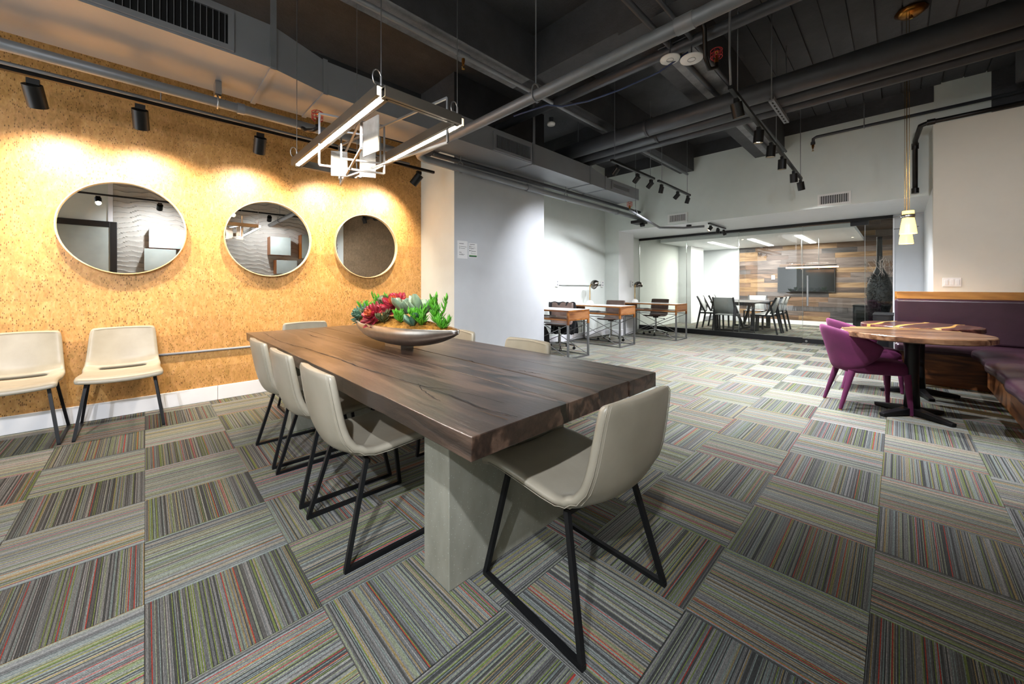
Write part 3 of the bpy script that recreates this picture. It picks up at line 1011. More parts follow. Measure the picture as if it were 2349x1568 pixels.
# wall grilles on the soffit
def wall_grille(label, y0, y1, z0, z1, n):
    e = thing('wall_grille', label, 'vent', (7.72, (y0 + y1) / 2, z0), 0, 'white wall vents on the soffit')
    w, h = (y1 - y0), z1 - z0
    m = MB()
    f = 0.03
    for a in ((-w / 2, w / 2, 0, f), (-w / 2, w / 2, h - f, h), (-w / 2, -w / 2 + f, f, h - f), (w / 2 - f, w / 2, f, h - f)):
        m.box(-0.016, -0.001, a[0], a[1], a[2], a[3])
    m.build('frame', 'white_plastic', e)
    MB().box(-0.004, -0.001, -w / 2 + f, w / 2 - f, f, h - f).build('dark_opening', 'void_black', e)
    for i in range(n):
        y = -w / 2 + f + (i + 0.5) / n * (w - 2 * f)
        MB().box(-0.013, -0.005, y - 0.004, y + 0.004, f, h - f).build('slat', 'white_plastic', e)
wall_grille('white wall vent on the soffit nearer the banquette', 0.50, 0.90, 2.41, 2.60, 16)
wall_grille('white wall vent on the soffit above the desks', 2.92, 3.31, 2.42, 2.61, 16)

# ------------------------------------------------------------------ long dining table
tbl = thing('dining_table', 'long dark plank dining table on two concrete slab legs', 'table', (1.18, 2.38, 0))
edges = [-0.552, -0.12, 0.075, 0.30, 0.552]
for i in range(4):
    a, b2 = edges[i] + 0.0016, edges[i + 1] - 0.0016
    j = rnd.uniform(-0.003, 0.003)
    m = MB()
    n = 24
    vs = []
    for q in range(n + 1):
        y = -1.578 + 3.156 * q / n
        wob = [rnd.uniform(-0.0012, 0.0012) for _ in range(4)]
        if i == 0:
            wob[0] *= 2.5
            wob[3] *= 2.5
        yy = y + (j if q in (0, n) else 0)
        vs += [(a + wob[0], yy, 0.672), (b2 + wob[1] * .3, yy, 0.672), (b2 + wob[2] * .3, yy, 0.74 + j * 0.3), (a + wob[3], yy, 0.74 + j * 0.3)]
    fs = [(0, 1, 2, 3), tuple(4 * n + t for t in (3, 2, 1, 0))]
    for q in range(n):
        for t in range(4):
            t2 = (t + 1) % 4
            fs.append((4 * q + t, 4 * (q + 1) + t, 4 * (q + 1) + t2, 4 * q + t2))
    m.add(vs, fs)
    m.build('board', 'table_wood', tbl, bevel=0.0025, seg=2)
CRACKS = [[(-0.448, 1.459), (-0.462, 1.1), (-0.478, 0.80), (-0.455, 0.5), (-0.428, 0.302), (-0.42, 0.05), (-0.409, -0.187), (-0.411, -0.501), (-0.39, -0.852), (-0.373, -1.047), (-0.326, -1.146), (-0.306, -1.265), (-0.286, -1.424)],
          [(-0.373, -1.047), (-0.367, -1.236), (-0.378, -1.406), (-0.354, -1.557)], [(-0.366, -0.988), (-0.405, -1.08), (-0.425, -1.18), (-0.434, -1.252)],
          [(0.11, -1.103), (0.114, -1.171), (0.125, -1.23)], [(0.087, -0.74), (0.07, -0.836)], [(0.341, -1.085), (0.42, -1.13), (0.493, -1.185)], [(-0.20, 1.1), (-0.21, 0.9), (-0.19, 0.7)], [(0.2, 0.6), (0.19, 0.3), (0.21, 0.1)]]
def strip(name, mat, pts, w, z=0.7404):
    m = MB()
    vs = []
    P2 = []
    for i in range(len(pts) - 1):
        for q in range(6):
            t = q / 6
            P2.append((pts[i][0] * (1 - t) + pts[i + 1][0] * t + rnd.uniform(-0.003, 0.003), pts[i][1] * (1 - t) + pts[i + 1][1] * t))
    P2.append(pts[-1])
    n = len(P2)
    for i, (x, y) in enumerate(P2):
        k = w * (0.35 + 0.65 * math.sin(math.pi * min(1, max(0, (i + 0.3) / n)))) * rnd.uniform(0.5, 1.2)
        vs += [(x - k / 2, y, z), (x + k / 2, y, z)]
    m.add(vs, [(2 * i, 2 * i + 2, 2 * i + 3, 2 * i + 1) for i in range(n - 1)])
    m.build(name, mat, tbl)
for c in CRACKS:
    strip('crack', 'void_black', c, 0.0065, 0.7415)
strip('filled_crack', 'brass', [(-0.403, -1.424), (-0.391, -1.552)], 0.005, 0.7415)
strip('filled_crack', 'brass', [(0.352, -1.414), (0.344, -1.546)], 0.005, 0.7415)
for y0 in (1.173, 3.31):
    MB().box(0.813 - 1.18, 1.508 - 1.18, y0 - 2.38, y0 + 0.175 - 2.38, 0.0, 0.6715).build('leg', 'concrete', tbl, bevel=0.004)

# ------------------------------------------------------------------ taupe leather chairs
PROF = [(0.285, 0.405), (0.282, 0.43), (0.25, 0.444), (0.17, 0.441), (0.06, 0.432), (-0.05, 0.422), (-0.13, 0.418), (-0.185, 0.428), (-0.222, 0.46), (-0.243, 0.51), (-0.258, 0.58), (-0.272, 0.66), (-0.284, 0.735), (-0.29, 0.775), (-0.288, 0.79)]
def prof(v):
    t = v * (len(PROF) - 1)
    i = min(int(t), len(PROF) - 2)
    f = t - i
    return (PROF[i][0] * (1 - f) + PROF[i + 1][0] * f, PROF[i][1] * (1 - f) + PROF[i + 1][1] * f)
def shell_pt(u, v):
    s = u * 2 - 1
    x, z = prof(v)
    if v < 0.5:
        hw = 0.232 + 0.016 * max(0.0, 1 - v / 0.3)
    else:
        hw = 0.236 - (v - 0.5) * 2 * 0.042
    if v > 0.9:
        hw -= 0.012 * ((v - 0.9) / 0.1) ** 2
    if v < 0.1:
        hw -= 0.012 * ((0.1 - v) / 0.1) ** 2
    bend = math.exp(-((v - 0.5) / 0.13) ** 2)
    z += 0.018 * s * s * (1 if v < 0.55 else 0) * (1 - bend) + 0.030 * bend * abs(s) ** 3
    x += (0.030 * bend + (0.022 if v > 0.6 else 0.022 * max(0, (v - 0.4) / 0.2))) * s * s
    if v > 0.55:
        z += -0.006 * s * s
    return (x, hw * s, z)
def make_chair():
    e = thing('dining_chair', '', 'chair', (0, 0, 0), 0, 'taupe leather dining chairs')
    m = MB()
    nu, nv = 11, 29
    m.sheet(nu, nv, shell_pt, skip=lambda i, j: j == 14 and 2 <= i <= nu - 4)
    sh = m.build('seat_shell', 'leather', e, solid=0.036, soff=0.0, sub=2)
    for off in (0.0, 0.012):
        for s in (0.985 - off * 3.2, 0.015 + off * 3.2):
            pts = []
            for q in range(4, 29):
                v = q / 28
                a = Vector(shell_pt(s, v))
                tx, tz = prof(min(1, v + 0.03))
                ux, uz = prof(max(0, v - 0.03))
                nx, nz = -(tz - uz), (tx - ux)
                l = math.hypot(nx, nz)
                pts.append(a + Vector((nx / l, 0, nz / l)) * 0.0172)
            MB().tube(pts, 0.0016, 5).build('stitching', 'leather', sh)
    for sgn in (-1, 1):
        m = MB()
        ft, rt = (0.175, sgn * 0.185, 0.425), (-0.13, sgn * 0.19, 0.405)
        ff, rf = (0.25, sgn * 0.243, 0.009), (-0.235, sgn * 0.243, 0.009)
        m.bar(ft, ff, 0.018, 0.018, up=(1, 0, 0)).bar(rt, rf, 0.018, 0.018, up=(1, 0, 0))
        m.bar((0.258, sgn * 0.243, 0.009), (-0.243, sgn * 0.243, 0.009), 0.018, 0.018)
        m.build('sled_leg', 'black_metal', e)
    m = MB()
    for x, z in ((0.165, 0.412), (-0.12, 0.392)):
        m.bar((x, -0.19, z), (x, 0.19, z), 0.016, 0.016)
    m.build('cross_bar', 'black_metal', e)
    return e
chair0 = make_chair()
CH = [((1.195, 0.878, 0), 86, 'taupe leather chair nearest the viewer at the end of the long table'),
      ((0.81, 1.784, 0), 0, 'taupe leather chair on the cork wall side of the table, nearest of the three'),
      ((0.81, 2.392, 0), 0, 'taupe leather chair in the middle of the three on the cork wall side'),
      ((0.81, 2.976, 0), 0, 'taupe leather chair farthest of the three on the cork wall side'),
      ((1.145, 3.86, 0), -90, 'taupe leather chair at the far head of the long table by the cork wall'),
      ((1.56, 1.735, 0), 180, 'taupe leather chair on the far side of the table nearest the desks'),
      ((1.56, 2.50, 0), 180, 'taupe leather chair on the far side of the table behind the bowl'),
      ((-0.69, 4.478, 0), -90, 'taupe leather chair against the cork wall, cut off at the left edge'),
      ((-0.135, 4.478, 0), -90, 'taupe leather chair against the cork wall under the large left mirror')]
for i, (loc, a, lab) in enumerate(CH):
    if i == 0:
        chair0.location = loc
        chair0.rotation_euler = (0, 0, RAD(a))
        chair0['label'] = lab
    else:
        copy_tree(chair0, loc, RAD(a), lab)

# ------------------------------------------------------------------ mirrors on the cork wall
MIR = [(-0.123, 'round mirror in pale wooden rim, leftmost of three on the cork wall'),
       (0.972, 'round mirror in pale wooden rim, middle one reflecting the chandelier'),
       (2.042, 'round mirror in pale wooden rim, rightmost beside the grey pillar')]
for x, lab in MIR:
    e = thing('wall_mirror', lab, 'mirror', (x, YC, 1.654), 0, 'round mirrors on the cork wall')
    m = MB()
    n = 64
    R0, R1, D = 0.405, 0.397, 0.062
    pr = [(R0, -0.001), (R0, -D), (R1, -D), (R1, -0.03)]
    vs, fs = [], []
    for (r, y) in pr:
        for q in range(n):
            t = 2 * math.pi * q / n
            vs.append((r * math.cos(t), y, r * math.sin(t)))
    for i in range(len(pr) - 1):
        for q in range(n):
            q2 = (q + 1) % n
            fs.append((i * n + q, i * n + q2, (i + 1) * n + q2, (i + 1) * n + q))
    m.add(vs, fs)
    m.build('rim', 'mirror_rim', e)
    MB().add([(R1 * math.cos(2 * math.pi * q / n), -0.032, R1 * math.sin(2 * math.pi * q / n)) for q in range(n)], [tuple(range(n))]).build('glass', 'mirror', e)
o = MB().tube([(0.05, YC - 0.012, 0.505), (2.84, YC - 0.012, 0.505)], 0.011, 8).build('wall_conduit', 'grey_plastic')
tag(o, 'thin grey conduit running low across the cork wall behind the chairs', 'conduit')

# cabinets on the relief wall (seen in the mirrors)
for i, (x0, x1, z0, z1, dp) in enumerate([(0.05, 0.66, 1.92, 2.33, 0.30), (-0.02, 0.46, 1.45, 1.90, 0.34), (2.16, 2.60, 1.90, 2.34, 0.30), (2.29, 2.74, 1.44, 1.78, 0.30), (2.85, 3.30, 1.84, 2.45, 0.30)]):
    lab = ['upper white fronted wall cabinet beside the frosted door', 'lower white fronted wall cabinet beside the frosted door', 'upper left white fronted cabinet seen in the middle mirror', 'lower white fronted cabinet seen in the middle mirror', 'tall white fronted cabinet at the right of the middle mirror'][i]
    e = thing('wall_cabinet', lab, 'cabinet', ((x0 + x1) / 2, YB + 0.034, z0), 0, 'cabinets on the relief wall')
    w = (x1 - x0) / 2
    m = MB().box(-w, -w + 0.02, 0, dp, 0, z1 - z0).box(w - 0.02, w, 0, dp, 0, z1 - z0).box(-w + 0.02, w - 0.02, 0, dp, 0, 0.02).box(-w + 0.02, w - 0.02, 0, dp, z1 - z0 - 0.02, z1 - z0)
    m.build('carcass', 'cab_orange', e)
    MB().box(-w + 0.002, w - 0.002, dp, dp + 0.018, 0.002, z1 - z0 - 0.002).build('door', 'frosted', e)

# ------------------------------------------------------------------ notices, outlets, switches
def notice(label, x0, x1, z0, z1, lines, green=False):
    e = thing('wall_notice', label, 'notice', ((x0 + x1) / 2, 3.982, z0), 0, 'paper notices on the grey pillar')
    w, h = (x1 - x0), (z1 - z0)
    MB().box(-w / 2, w / 2, -0.0035, -0.001, 0, h).build('sheet', 'paper', e)
    m = MB()
    for (a, b2, t, hh) in lines:
        m.box(-w / 2 + a * w, -w / 2 + b2 * w, -0.0042, -0.0036, h * t - hh / 2, h * t + hh / 2)
    m.build('print', 'ink', e)
    if green:
        MB().box(-w / 2 + 0.006, w / 2 - 0.006, -0.0042, -0.0036, h * 0.075, h * 0.15).build('green_band', 'green_print', e)
        MB().box(-w / 2 + 0.006, w / 2 - 0.006, -0.0042, -0.0036, h * 0.04, h * 0.075).build('dark_band', 'poster_dark', e)
        MB().box(-w / 2 + 0.006, w / 2 - 0.006, -0.0042, -0.0036, h * 0.152, h * 0.162).build('yellow_line', 'yellow_print', e)
notice('plain white text notice on the grey pillar', 2.891, 3.054, 1.505, 1.735,
       [(0.17, 0.62, 0.84, 0.006), (0.17, 0.24, 0.685, 0.005), (0.28, 0.9, 0.668, 0.004), (0.17, 0.24, 0.635, 0.004), (0.17, 0.26, 0.59, 0.004), (0.30, 0.74, 0.575, 0.004), (0.17, 0.24, 0.545, 0.004), (0.17, 0.4, 0.345, 0.006), (0.17, 0.5, 0.25, 0.003), (0.4, 0.72, 0.235, 0.003), (0.17, 0.62, 0.205, 0.004)])
notice('white notice with icons and a green band on the grey pillar', 3.075, 3.216, 1.525, 1.716,
       [(0.1, 0.72, 0.91, 0.006), (0.08, 0.19, 0.77, 0.011), (0.08, 0.19, 0.65, 0.011), (0.08, 0.19, 0.47, 0.013), (0.26, 0.34, 0.79, 0.004), (0.28, 0.78, 0.75, 0.003), (0.26, 0.36, 0.67, 0.004), (0.28, 0.8, 0.64, 0.003), (0.28, 0.6, 0.61, 0.003), (0.26, 0.38, 0.51, 0.004), (0.28, 0.86, 0.46, 0.003), (0.28, 0.84, 0.42, 0.003), (0.26, 0.35, 0.32, 0.004), (0.3, 0.85, 0.28, 0.003)], True)
def outlet(label, loc, axis):
    e = thing('power_outlet', label, 'outlet', loc, 0 if axis == 'y' else RAD(-90), 'wall power outlets')
    MB().box(-0.045, 0.045, -0.03, -0.001, -0.075, 0.075).build('box', 'white_plastic', e, bevel=0.004)
    for z in (-0.03, 0.03):
        MB().box(-0.017, 0.017, -0.033, -0.0305, z - 0.017, z + 0.017).build('socket', 'grey_plastic', e)
outlet('white power outlet on the sage wall at the left of the desks', (5.92, 4.80, 1.20), 'y')
outlet('white power outlet on the sage wall next to the column', (7.58, 4.80, 1.19), 'y')
outlet('white power outlet on the pale column face', (8.30, 4.44, 1.195), 'y')
o = MB().tube([(5.97, 4.786, 1.17), (6.1, 4.786, 1.155), (7.1, 4.786, 1.15), (7.53, 4.786, 1.165)], 0.011, 8).build('outlet_conduit', 'steel')
tag(o, 'slim metal conduit linking the two outlets above the desks', 'conduit')
e = thing('light_switch', 'triple rocker light switch on the beige wall above the banquette', 'switch', (7.0, -0.455, 1.19))
MB().box(-0.008, -0.001, -0.075, 0.075, -0.053, 0.053).build('plate', 'white_plastic', e, bevel=0.003)
for y in (-0.045, 0, 0.045):
    MB().box(-0.013, -0.0085, y - 0.015, y + 0.015, -0.032, 0.032).build('rocker', 'white_plastic', e, bevel=0.002)

# ------------------------------------------------------------------ desks
def make_desk():
    e = thing('writing_desk', '', 'desk', (0, 0, 0), 0, 'walnut writing desks with steel frames')
    hx, hy = 0.285, 0.60
    MB().box(-hx + 0.008, hx - 0.008, -hy + 0.008, hy - 0.008, 0.752, 0.762).build('top', 'white_laminate', e)
    m = MB().box(-hx, hx, -hy, -hy + 0.0075, 0.74, 0.762).box(-hx, hx, hy - 0.0075, hy, 0.74, 0.762)
    m.box(-hx, -hx + 0.0075, -hy + 0.0075, hy - 0.0075, 0.74, 0.762).box(hx - 0.0075, hx, -hy + 0.0075, hy - 0.0075, 0.74, 0.762)
    m.box(-hx + 0.0075, hx - 0.0075, -hy + 0.0075, hy - 0.0075, 0.735, 0.7515)
    m.build('edge_band', 'teak_edge', e)
    MB().box(-hx, hx, -hy + 0.001, hy - 0.001, 0.598, 0.62).build('shelf', 'teak_edge', e)
    for s in (-1, 1):
        y0, y1 = sorted((s * hy, s * (hy - 0.02)))
        MB().box(-hx + 0.03, hx - 0.03, y0, y1, 0.6205, 0.7345).build('end_panel', 'teak_x', e)
        for q in (-1, 1):
            x0, x1 = sorted((q * hx, q * (hx - 0.0295)))
            yy0, yy1 = sorted((s * hy, s * (hy - 0.03)))
            MB().box(x0, x1, yy0, yy1, 0.535, 0.7345).build('corner_post', 'teak_edge', e)
            MB().box(x0 + 0.001, x1 - 0.001, yy0 + 0.001, yy1 - 0.001, 0, 0.5345).build('leg', 'desk_steel', e)
        MB().box(-hx + 0.03, hx - 0.03, *sorted((s * (hy - 0.002), s * (hy - 0.028))), 0.004, 0.022).build('floor_rail', 'desk_steel', e)
    for q in (-1, 1):
        x = q * (hx - 0.015)
        MB().bar((x, -hy + 0.03, 0.013), (x, hy - 0.03, 0.013), 0.016).build('floor_rail', 'desk_steel', e)
        MB().bar((x, -hy + 0.03, 0.55), (x, hy - 0.03, 0.55), 0.014).build('stretcher', 'desk_steel', e)
        for s in (-1, 1):
            MB().cyl((x, s * (hy - 0.03), 0.53), (x, -s * (hy - 0.03), 0.03), 0.006, n=8).build('cross_rod', 'desk_steel', e)
    return e
desk0 = make_desk()
DK = [((4.955, 4.15, 0), 'walnut desk half hidden behind the grey pillar'), ((6.545, 4.17, 0), 'middle walnut desk with a lamp on it'), ((8.18, 3.81, 0), 'farthest walnut desk standing next to the glass partition')]
for i, (loc, lab) in enumerate(DK):
    if i == 0:
        desk0.location = loc
        desk0['label'] = lab
    else:
        copy_tree(desk0, loc, 0, lab)

def make_lamp():
    e = thing('desk_lamp', '', 'lamp', (0, 0, 0), 0, 'desk lamps with marble feet')
    MB().lathe([(0.001, 0), (0.075, 0), (0.075, 0.02), (0.066, 0.05), (0.04, 0.075), (0.001, 0.085)], n=20).build('foot', 'marble', e)
    MB().tube([(0, 0, 0.08), (0, 0, 0.36), (0.01, 0, 0.39), (0.03, 0, 0.41), (0.10, 0, 0.415)], 0.008, 8).build('stem', 'brass_bright', e)
    return e
def lamp_head(e, c, d):
    d = Vector(d).normalized()
    u = Vector((0, 1, 0))
    a = d.cross(u).normalized()
    b = d.cross(a)
    m = MB()
    n = 20
    pr = []
    for i in range(9):
        t = math.pi / 2 * i / 8
        pr.append((0.10 * math.sin(t) + 1e-4, -0.10 * math.cos(t) * 0.95))
    pr += [(0.10, 0.03), (0.095, 0.03), (0.09, 0.0), (0.001, -0.06)]
    vs, fs = [], []
    for r, z in pr:
        for q in range(n):
            t = 2 * math.pi * q / n
            vs.append(Vector(c) + a * (r * math.cos(t)) + b * (r * math.sin(t)) + d * z)
    for i in range(len(pr) - 1):
        for q in range(n):
            fs.append((i * n + q, i * n + (q + 1) % n, (i + 1) * n + (q + 1) % n, (i + 1) * n + q))
    m.add(vs, fs, 0, True)
    m.build('shade', 'gunmetal', e)
l1 = make_lamp()
l1.location = (6.66, 4.50, 0.762)
l1['label'] = 'desk lamp on the middle desk with its round metal shade turned sideways'
lamp_head(l1, (0.15, -0.02, 0.41), (0.75, -0.45, -0.5))
l2 = make_lamp()
l2.location = (8.09, 4.24, 0.762)
l2['label'] = 'desk lamp on the farthest desk with its metal dome facing down'
lamp_head(l2, (0.16, 0, 0.39), (0.12, 0, -1))
for lab, loc, rz in (('loose white papers on the shelf of the middle desk', (6.5, 4.35, 0.6205), 0.2), ('loose white papers on the shelf of the farthest desk', (8.1, 4.1, 0.6205), -0.15), ('loose white papers on the shelf of the hidden desk', (4.95, 4.25, 0.6205), 0.1)):
    o = MB().box(-0.11, 0.11, -0.15, 0.15, 0, 0.012).add([(-0.10, -0.13, 0.013), (0.12, -0.14, 0.02), (0.11, 0.15, 0.014), (-0.11, 0.14, 0.03)], [(0, 1, 2, 3)]).build('papers', 'paper', None, loc, rz)
    tag(o, lab, 'papers', 'papers on the desk shelves')

def make_office_chair():
    e = thing('office_chair', '', 'chair', (0, 0, 0), 0, 'brown leather office chairs')
    def pt(u, v):
        s = u * 2 - 1
        P = [(0.24, 0.44), (0.22, 0.455), (0.10, 0.445), (-0.06, 0.43), (-0.16, 0.45), (-0.20, 0.53), (-0.215, 0.63), (-0.235, 0.73), (-0.26, 0.81), (-0.275, 0.83)]
        t = v * 9
        i = min(int(t), 8)
        f = t - i
        x = P[i][0] * (1 - f) + P[i + 1][0] * f
        z = P[i][1] * (1 - f) + P[i + 1][1] * f
        return (x, s * 0.215, z + 0.012 * s * s * (v < 0.5))
    m = MB()
    m.sheet(5, 19, pt)
    m.build('seat_shell', 'leather_brown', e, solid=0.022, sub=1)
    MB().cyl((0, 0, 0.40), (0, 0, 0.435), 0.06, n=12).build('tilt_box', 'black_plastic', e)
    MB().cyl((0, 0, 0.22), (0, 0, 0.40), 0.02, n=12).cyl((0, 0, 0.10), (0, 0, 0.22), 0.028, n=12).build('gas_lift', 'chrome', e)
    for q in range(5):
        a = q * 2 * math.pi / 5 + 0.3
        c, s = math.cos(a), math.sin(a)
        arm = MB().bar((0.02 * c, 0.02 * s, 0.115), (0.27 * c, 0.27 * s, 0.075), 0.04, 0.03, w1=0.022, h1=0.02).build('base_arm', 'chrome', e)
        k = MB()
        k.cyl((0.27 * c, 0.27 * s, 0.085), (0.27 * c, 0.27 * s, 0.04), 0.008, n=8)
        for w in (-0.012, 0.012):
            px, py = 0.27 * c - s * w, 0.27 * s + c * w
            k.cyl((px - s * 0.007, py + c * 0.007, 0.026), (px + s * 0.007, py - c * 0.007, 0.026), 0.026, n=12)
        k.build('caster', 'black_plastic', arm)
    MB().cyl((0.02, 0.08, 0.40), (0.03, 0.20, 0.385), 0.006, n=6).ball((0.03, 0.21, 0.385), 0.016, 8, 6).build('lever', 'black_plastic', e)
    return e
oc = make_office_chair()
OC = [((5.42, 4.32, 0), 205, 'brown leather office chair with black coat on it behind the hidden desk'), ((7.05, 4.24, 0), 188, 'brown leather office chair pulled up to the middle desk'), ((8.60, 3.98, 0), 182, 'brown leather office chair at the farthest desk by the glass')]
for i, (loc, a, lab) in enumerate(OC):
    if i == 0:
        oc.location = loc
        oc.rotation_euler = (0, 0, RAD(a))
        oc['label'] = lab
    else:
        copy_tree(oc, loc, RAD(a), lab)
# coat over the chair back and bag on the floor
def coat(u, v):
    a = u * 2 - 1
    z = 0.845 - 0.62 * abs(v * 2 - 1) ** 1.1 if True else 0
    y = a * 0.25 + 0.03 * math.sin(v * 9 + a * 4)
    x = (v - 0.5) * 0.16 + 0.02 * math.sin(a * 9 + v * 3)
    return (x, y, z + 0.012 * math.sin(a * 13))
cm = MB()
cm.sheet(15, 17, coat)
o = cm.build('coat', 'black_fabric', None, (5.67, 4.43, 0.012), RAD(25), solid=0.02, sub=1)
tag(o, 'black coat draped over the office chair behind the pillar', 'coat')
bg = thing('backpack', 'black backpack with red trim on the floor under the hidden desk', 'bag', (5.02, 4.40, 0))
m = MB().lathe([(0.001, 0.002), (0.15, 0.01), (0.17, 0.12), (0.155, 0.30), (0.09, 0.42), (0.001, 0.45)], n=14, sx=1.0, sy=0.75)
m.build('body', 'black_fabric', bg)
MB().tube([(-0.12, -0.06, 0.05), (-0.13, -0.07, 0.25), (-0.06, -0.05, 0.42)], 0.008, 6).build('red_trim', 'red_paint', bg)

# ------------------------------------------------------------------ banquette corner
bq = thing('banquette', 'plum leather banquette with walnut base along the beige wall', 'bench', (6.74, -0.69, 0))
def bqp(name, mat, x0, x1, y0, y1, z0, z1, bevel=0.0, seg=3):
    return MB().box(x0 - 6.74, x1 - 6.74, y0 + 0.69, y1 + 0.69, z0, z1).build(name, mat, bq, bevel=bevel, seg=seg)
bqp('base_panel', 'walnut_y', 6.48, 6.97, -1.375, 0.0, 0.075, 0.37)
bqp('plinth', 'walnut_y', 6.52, 6.97, -1.375, -0.01, 0.0, 0.0745)
bqp('seat_cushion', 'leather_plum', 6.40, 6.86, -1.375, 0.03, 0.371, 0.47, 0.035, 4)
bqp('back_cushion', 'leather_plum', 6.80, 6.955, -1.375, 0.03, 0.471, 0.985, 0.03, 4)
bqp('back_panel', 'oak_gold_y', 6.956, 6.995, -1.38, 0.03, 0.37, 1.075)
bqp('top_rail', 'oak_gold_y', 6.86, 6.9555, -1.38, 0.012, 0.986, 1.075, 0.004)
b2 = thing('banquette', 'plum leather banquette running toward the viewer at the right edge', 'bench', (4.8, -0.98, 0))
def bq2(name, mat, x0, x1, y0, y1, z0, z1, bevel=0.0, seg=3):
    return MB().box(x0 - 4.8, x1 - 4.8, y0 + 0.98, y1 + 0.98, z0, z1).build(name, mat, b2, bevel=bevel, seg=seg)
bq2('base_panel', 'walnut_x', 3.2, 6.38, -1.36, -0.66, 0.075, 0.355)
bq2('plinth', 'walnut_x', 3.2, 6.36, -1.36, -0.70, 0.0, 0.0745)
cs = MB()
def cush(u, v):
    x = 3.15 + u * 3.23 - 4.8
    t = v * 2 * math.pi
    wob = 0.018 * math.sin(u * 21) + 0.012 * math.sin(u * 47 + 1)
    y = -0.955 + (0.40 + wob * 0.6) * math.copysign(min(1, abs(math.cos(t)) ** 0.35), math.cos(t)) + 0.98
    z = 0.415 + 0.055 * math.copysign(min(1, abs(math.sin(t)) ** 0.5), math.sin(t)) + 0.4 * wob * max(0, math.sin(t))
    return (x, y, z)
cs.sheet(60, 33, cush)
cs.add([cush(0, q / 32) for q in range(32)], [tuple(range(32))])
cs.add([cush(1, q / 32) for q in range(32)], [tuple(reversed(range(32)))])
cs.build('seat_cushion', 'leather_plum', b2)
bq2('back_cushion', 'leather_plum', 3.2, 6.38, -1.345, -1.22, 0.48, 0.985, 0.03, 4)
bq2('top_rail', 'walnut_x', 3.2, 6.38, -1.345, -1.25, 0.986, 1.07, 0.004)

def bistro(label, loc, r, m1, rz, streaks):
    e = thing('bistro_table', label, 'table', loc, rz, 'round bistro tables')
    n = 56
    prf = [(0.001, 0.684), (r - 0.012, 0.684), (r, 0.692), (r, 0.728), (r - 0.006, 0.735), (0.001, 0.735)]
    MB().lathe(prf, n=n, sm=False).build('table_top', m1, e)
    for (x, w) in streaks:
        h = math.sqrt(max(0.0, r * r - x * x))
        pts = []
        for q in range(9):
            t = -1 + 2 * q / 8
            pts.append((x + 0.02 * math.sin(t * 3 + x * 9), h * t * 0.985))
        vs = [(px - w / 2 * (1.2 + math.sin(py * 9) * .6), py, 0.7356) for px, py in pts] + [(px + w / 2 * (1.2 + math.sin(py * 7) * .6), py, 0.7356) for px, py in pts]
        MB().add(vs, [(i, i + 9, i + 10, i + 1) for i in range(8)]).build('sapwood_streak', 'sap', e)
        for s in (-1, 1):
            MB().box(x - w * .8, x + w * .8, s * (h - 0.001) - 0.003, s * (h - 0.001) + 0.003, 0.70, 0.7355).build('sapwood_streak', 'sap', e)
    MB().lathe([(0.001, 0.03), (0.055, 0.03), (0.045, 0.30), (0.05, 0.60), (0.062, 0.68), (0.001, 0.6835)], n=18).build('pedestal', 'black_metal', e)
    for q in range(4):
        a = q * math.pi / 2 + 0.55
        c, s = math.cos(a), math.sin(a)
        MB().bar((0.03 * c, 0.03 * s, 0.045), (0.30 * c, 0.30 * s, 0.016), 0.07, 0.06, w1=0.045, h1=0.03).build('foot', 'black_metal', e, bevel=0.006)
    return e
bistro('round rosewood bistro table nearer the viewer, with plain striped top', (4.876, -0.085, 0), 0.478, 'rose_y', RAD(20), [(0.36, 0.03), (0.24, 0.02)])
bistro('round dark rosewood bistro table with pale sapwood streaks, behind the other', (5.86, -0.15, 0), 0.45, 'rose_dark', RAD(75), [(-0.22, 0.035), (0.05, 0.03), (0.28, 0.03)])

def make_tub():
    e = thing('tub_chair', '', 'chair', (0, 0, 0), 0, 'magenta tub chairs')
    def back(u, v):
        a = (u * 2 - 1) * RAD(104)
        up = 0.775 - 0.175 * (abs(u * 2 - 1) ** 2.0)
        lo = 0.35 + 0.17 * abs(u * 2 - 1) ** 3
        z = lo + (up - lo) * v
        lean = 0.055 * v * (0.5 + 0.5 * math.cos(a))
        r = 0.195 + 0.055 * v
        x = -(r + lean) * math.cos(a) - 0.02
        y = (r + 0.02) * math.sin(a)
        return (x, y, z)
    m = MB()
    m.sheet(17, 6, back)
    m.build('backrest', 'velvet_magenta', e, solid=0.045, sub=2)
    m = MB()
    pts = []
    for q in range(28):
        t = 2 * math.pi * q / 28
        c, s = math.cos(t), math.sin(t)
        pts.append((0.04 + 0.245 * math.copysign(abs(c) ** 0.6, c), 0.215 * math.copysign(abs(s) ** 0.6, s)))
    n = len(pts)
    ring = lambda k, z: [(0.03 + (x - 0.03) * k, y * k, z) for x, y in pts]
    vs = ring(0.92, 0.345) + ring(1.0, 0.36) + ring(1.0, 0.415) + ring(0.93, 0.448) + ring(0.5, 0.462)
    fs = [tuple(reversed(range(n))), tuple(range(4 * n, 5 * n))]
    for k in range(4):
        for i in range(n):
            fs.append((k * n + i, k * n + (i + 1) % n, (k + 1) * n + (i + 1) % n, (k + 1) * n + i))
    m.add(vs, fs, 0, True)
    m.build('seat', 'velvet_magenta', e)
    for sx, sy in ((1, 1), (1, -1), (-1, 1), (-1, -1)):
        top = (0.235 if sx > 0 else -0.15, sy * 0.165, 0.36)
        bot = (0.25 if sx > 0 else -0.245, sy * 0.195, 0.006)
        leg = MB().cyl(bot, top, 0.014, 0.028, n=12).build('leg', 'velvet_magenta', e)
        MB().cyl((bot[0], bot[1], 0.0), (bot[0], bot[1], 0.006), 0.013, n=10).build('glide', 'brass_bright', leg)
    return e
tub = make_tub()
tub.location = (4.90, 0.225, 0)
tub.rotation_euler = (0, 0, RAD(-67))
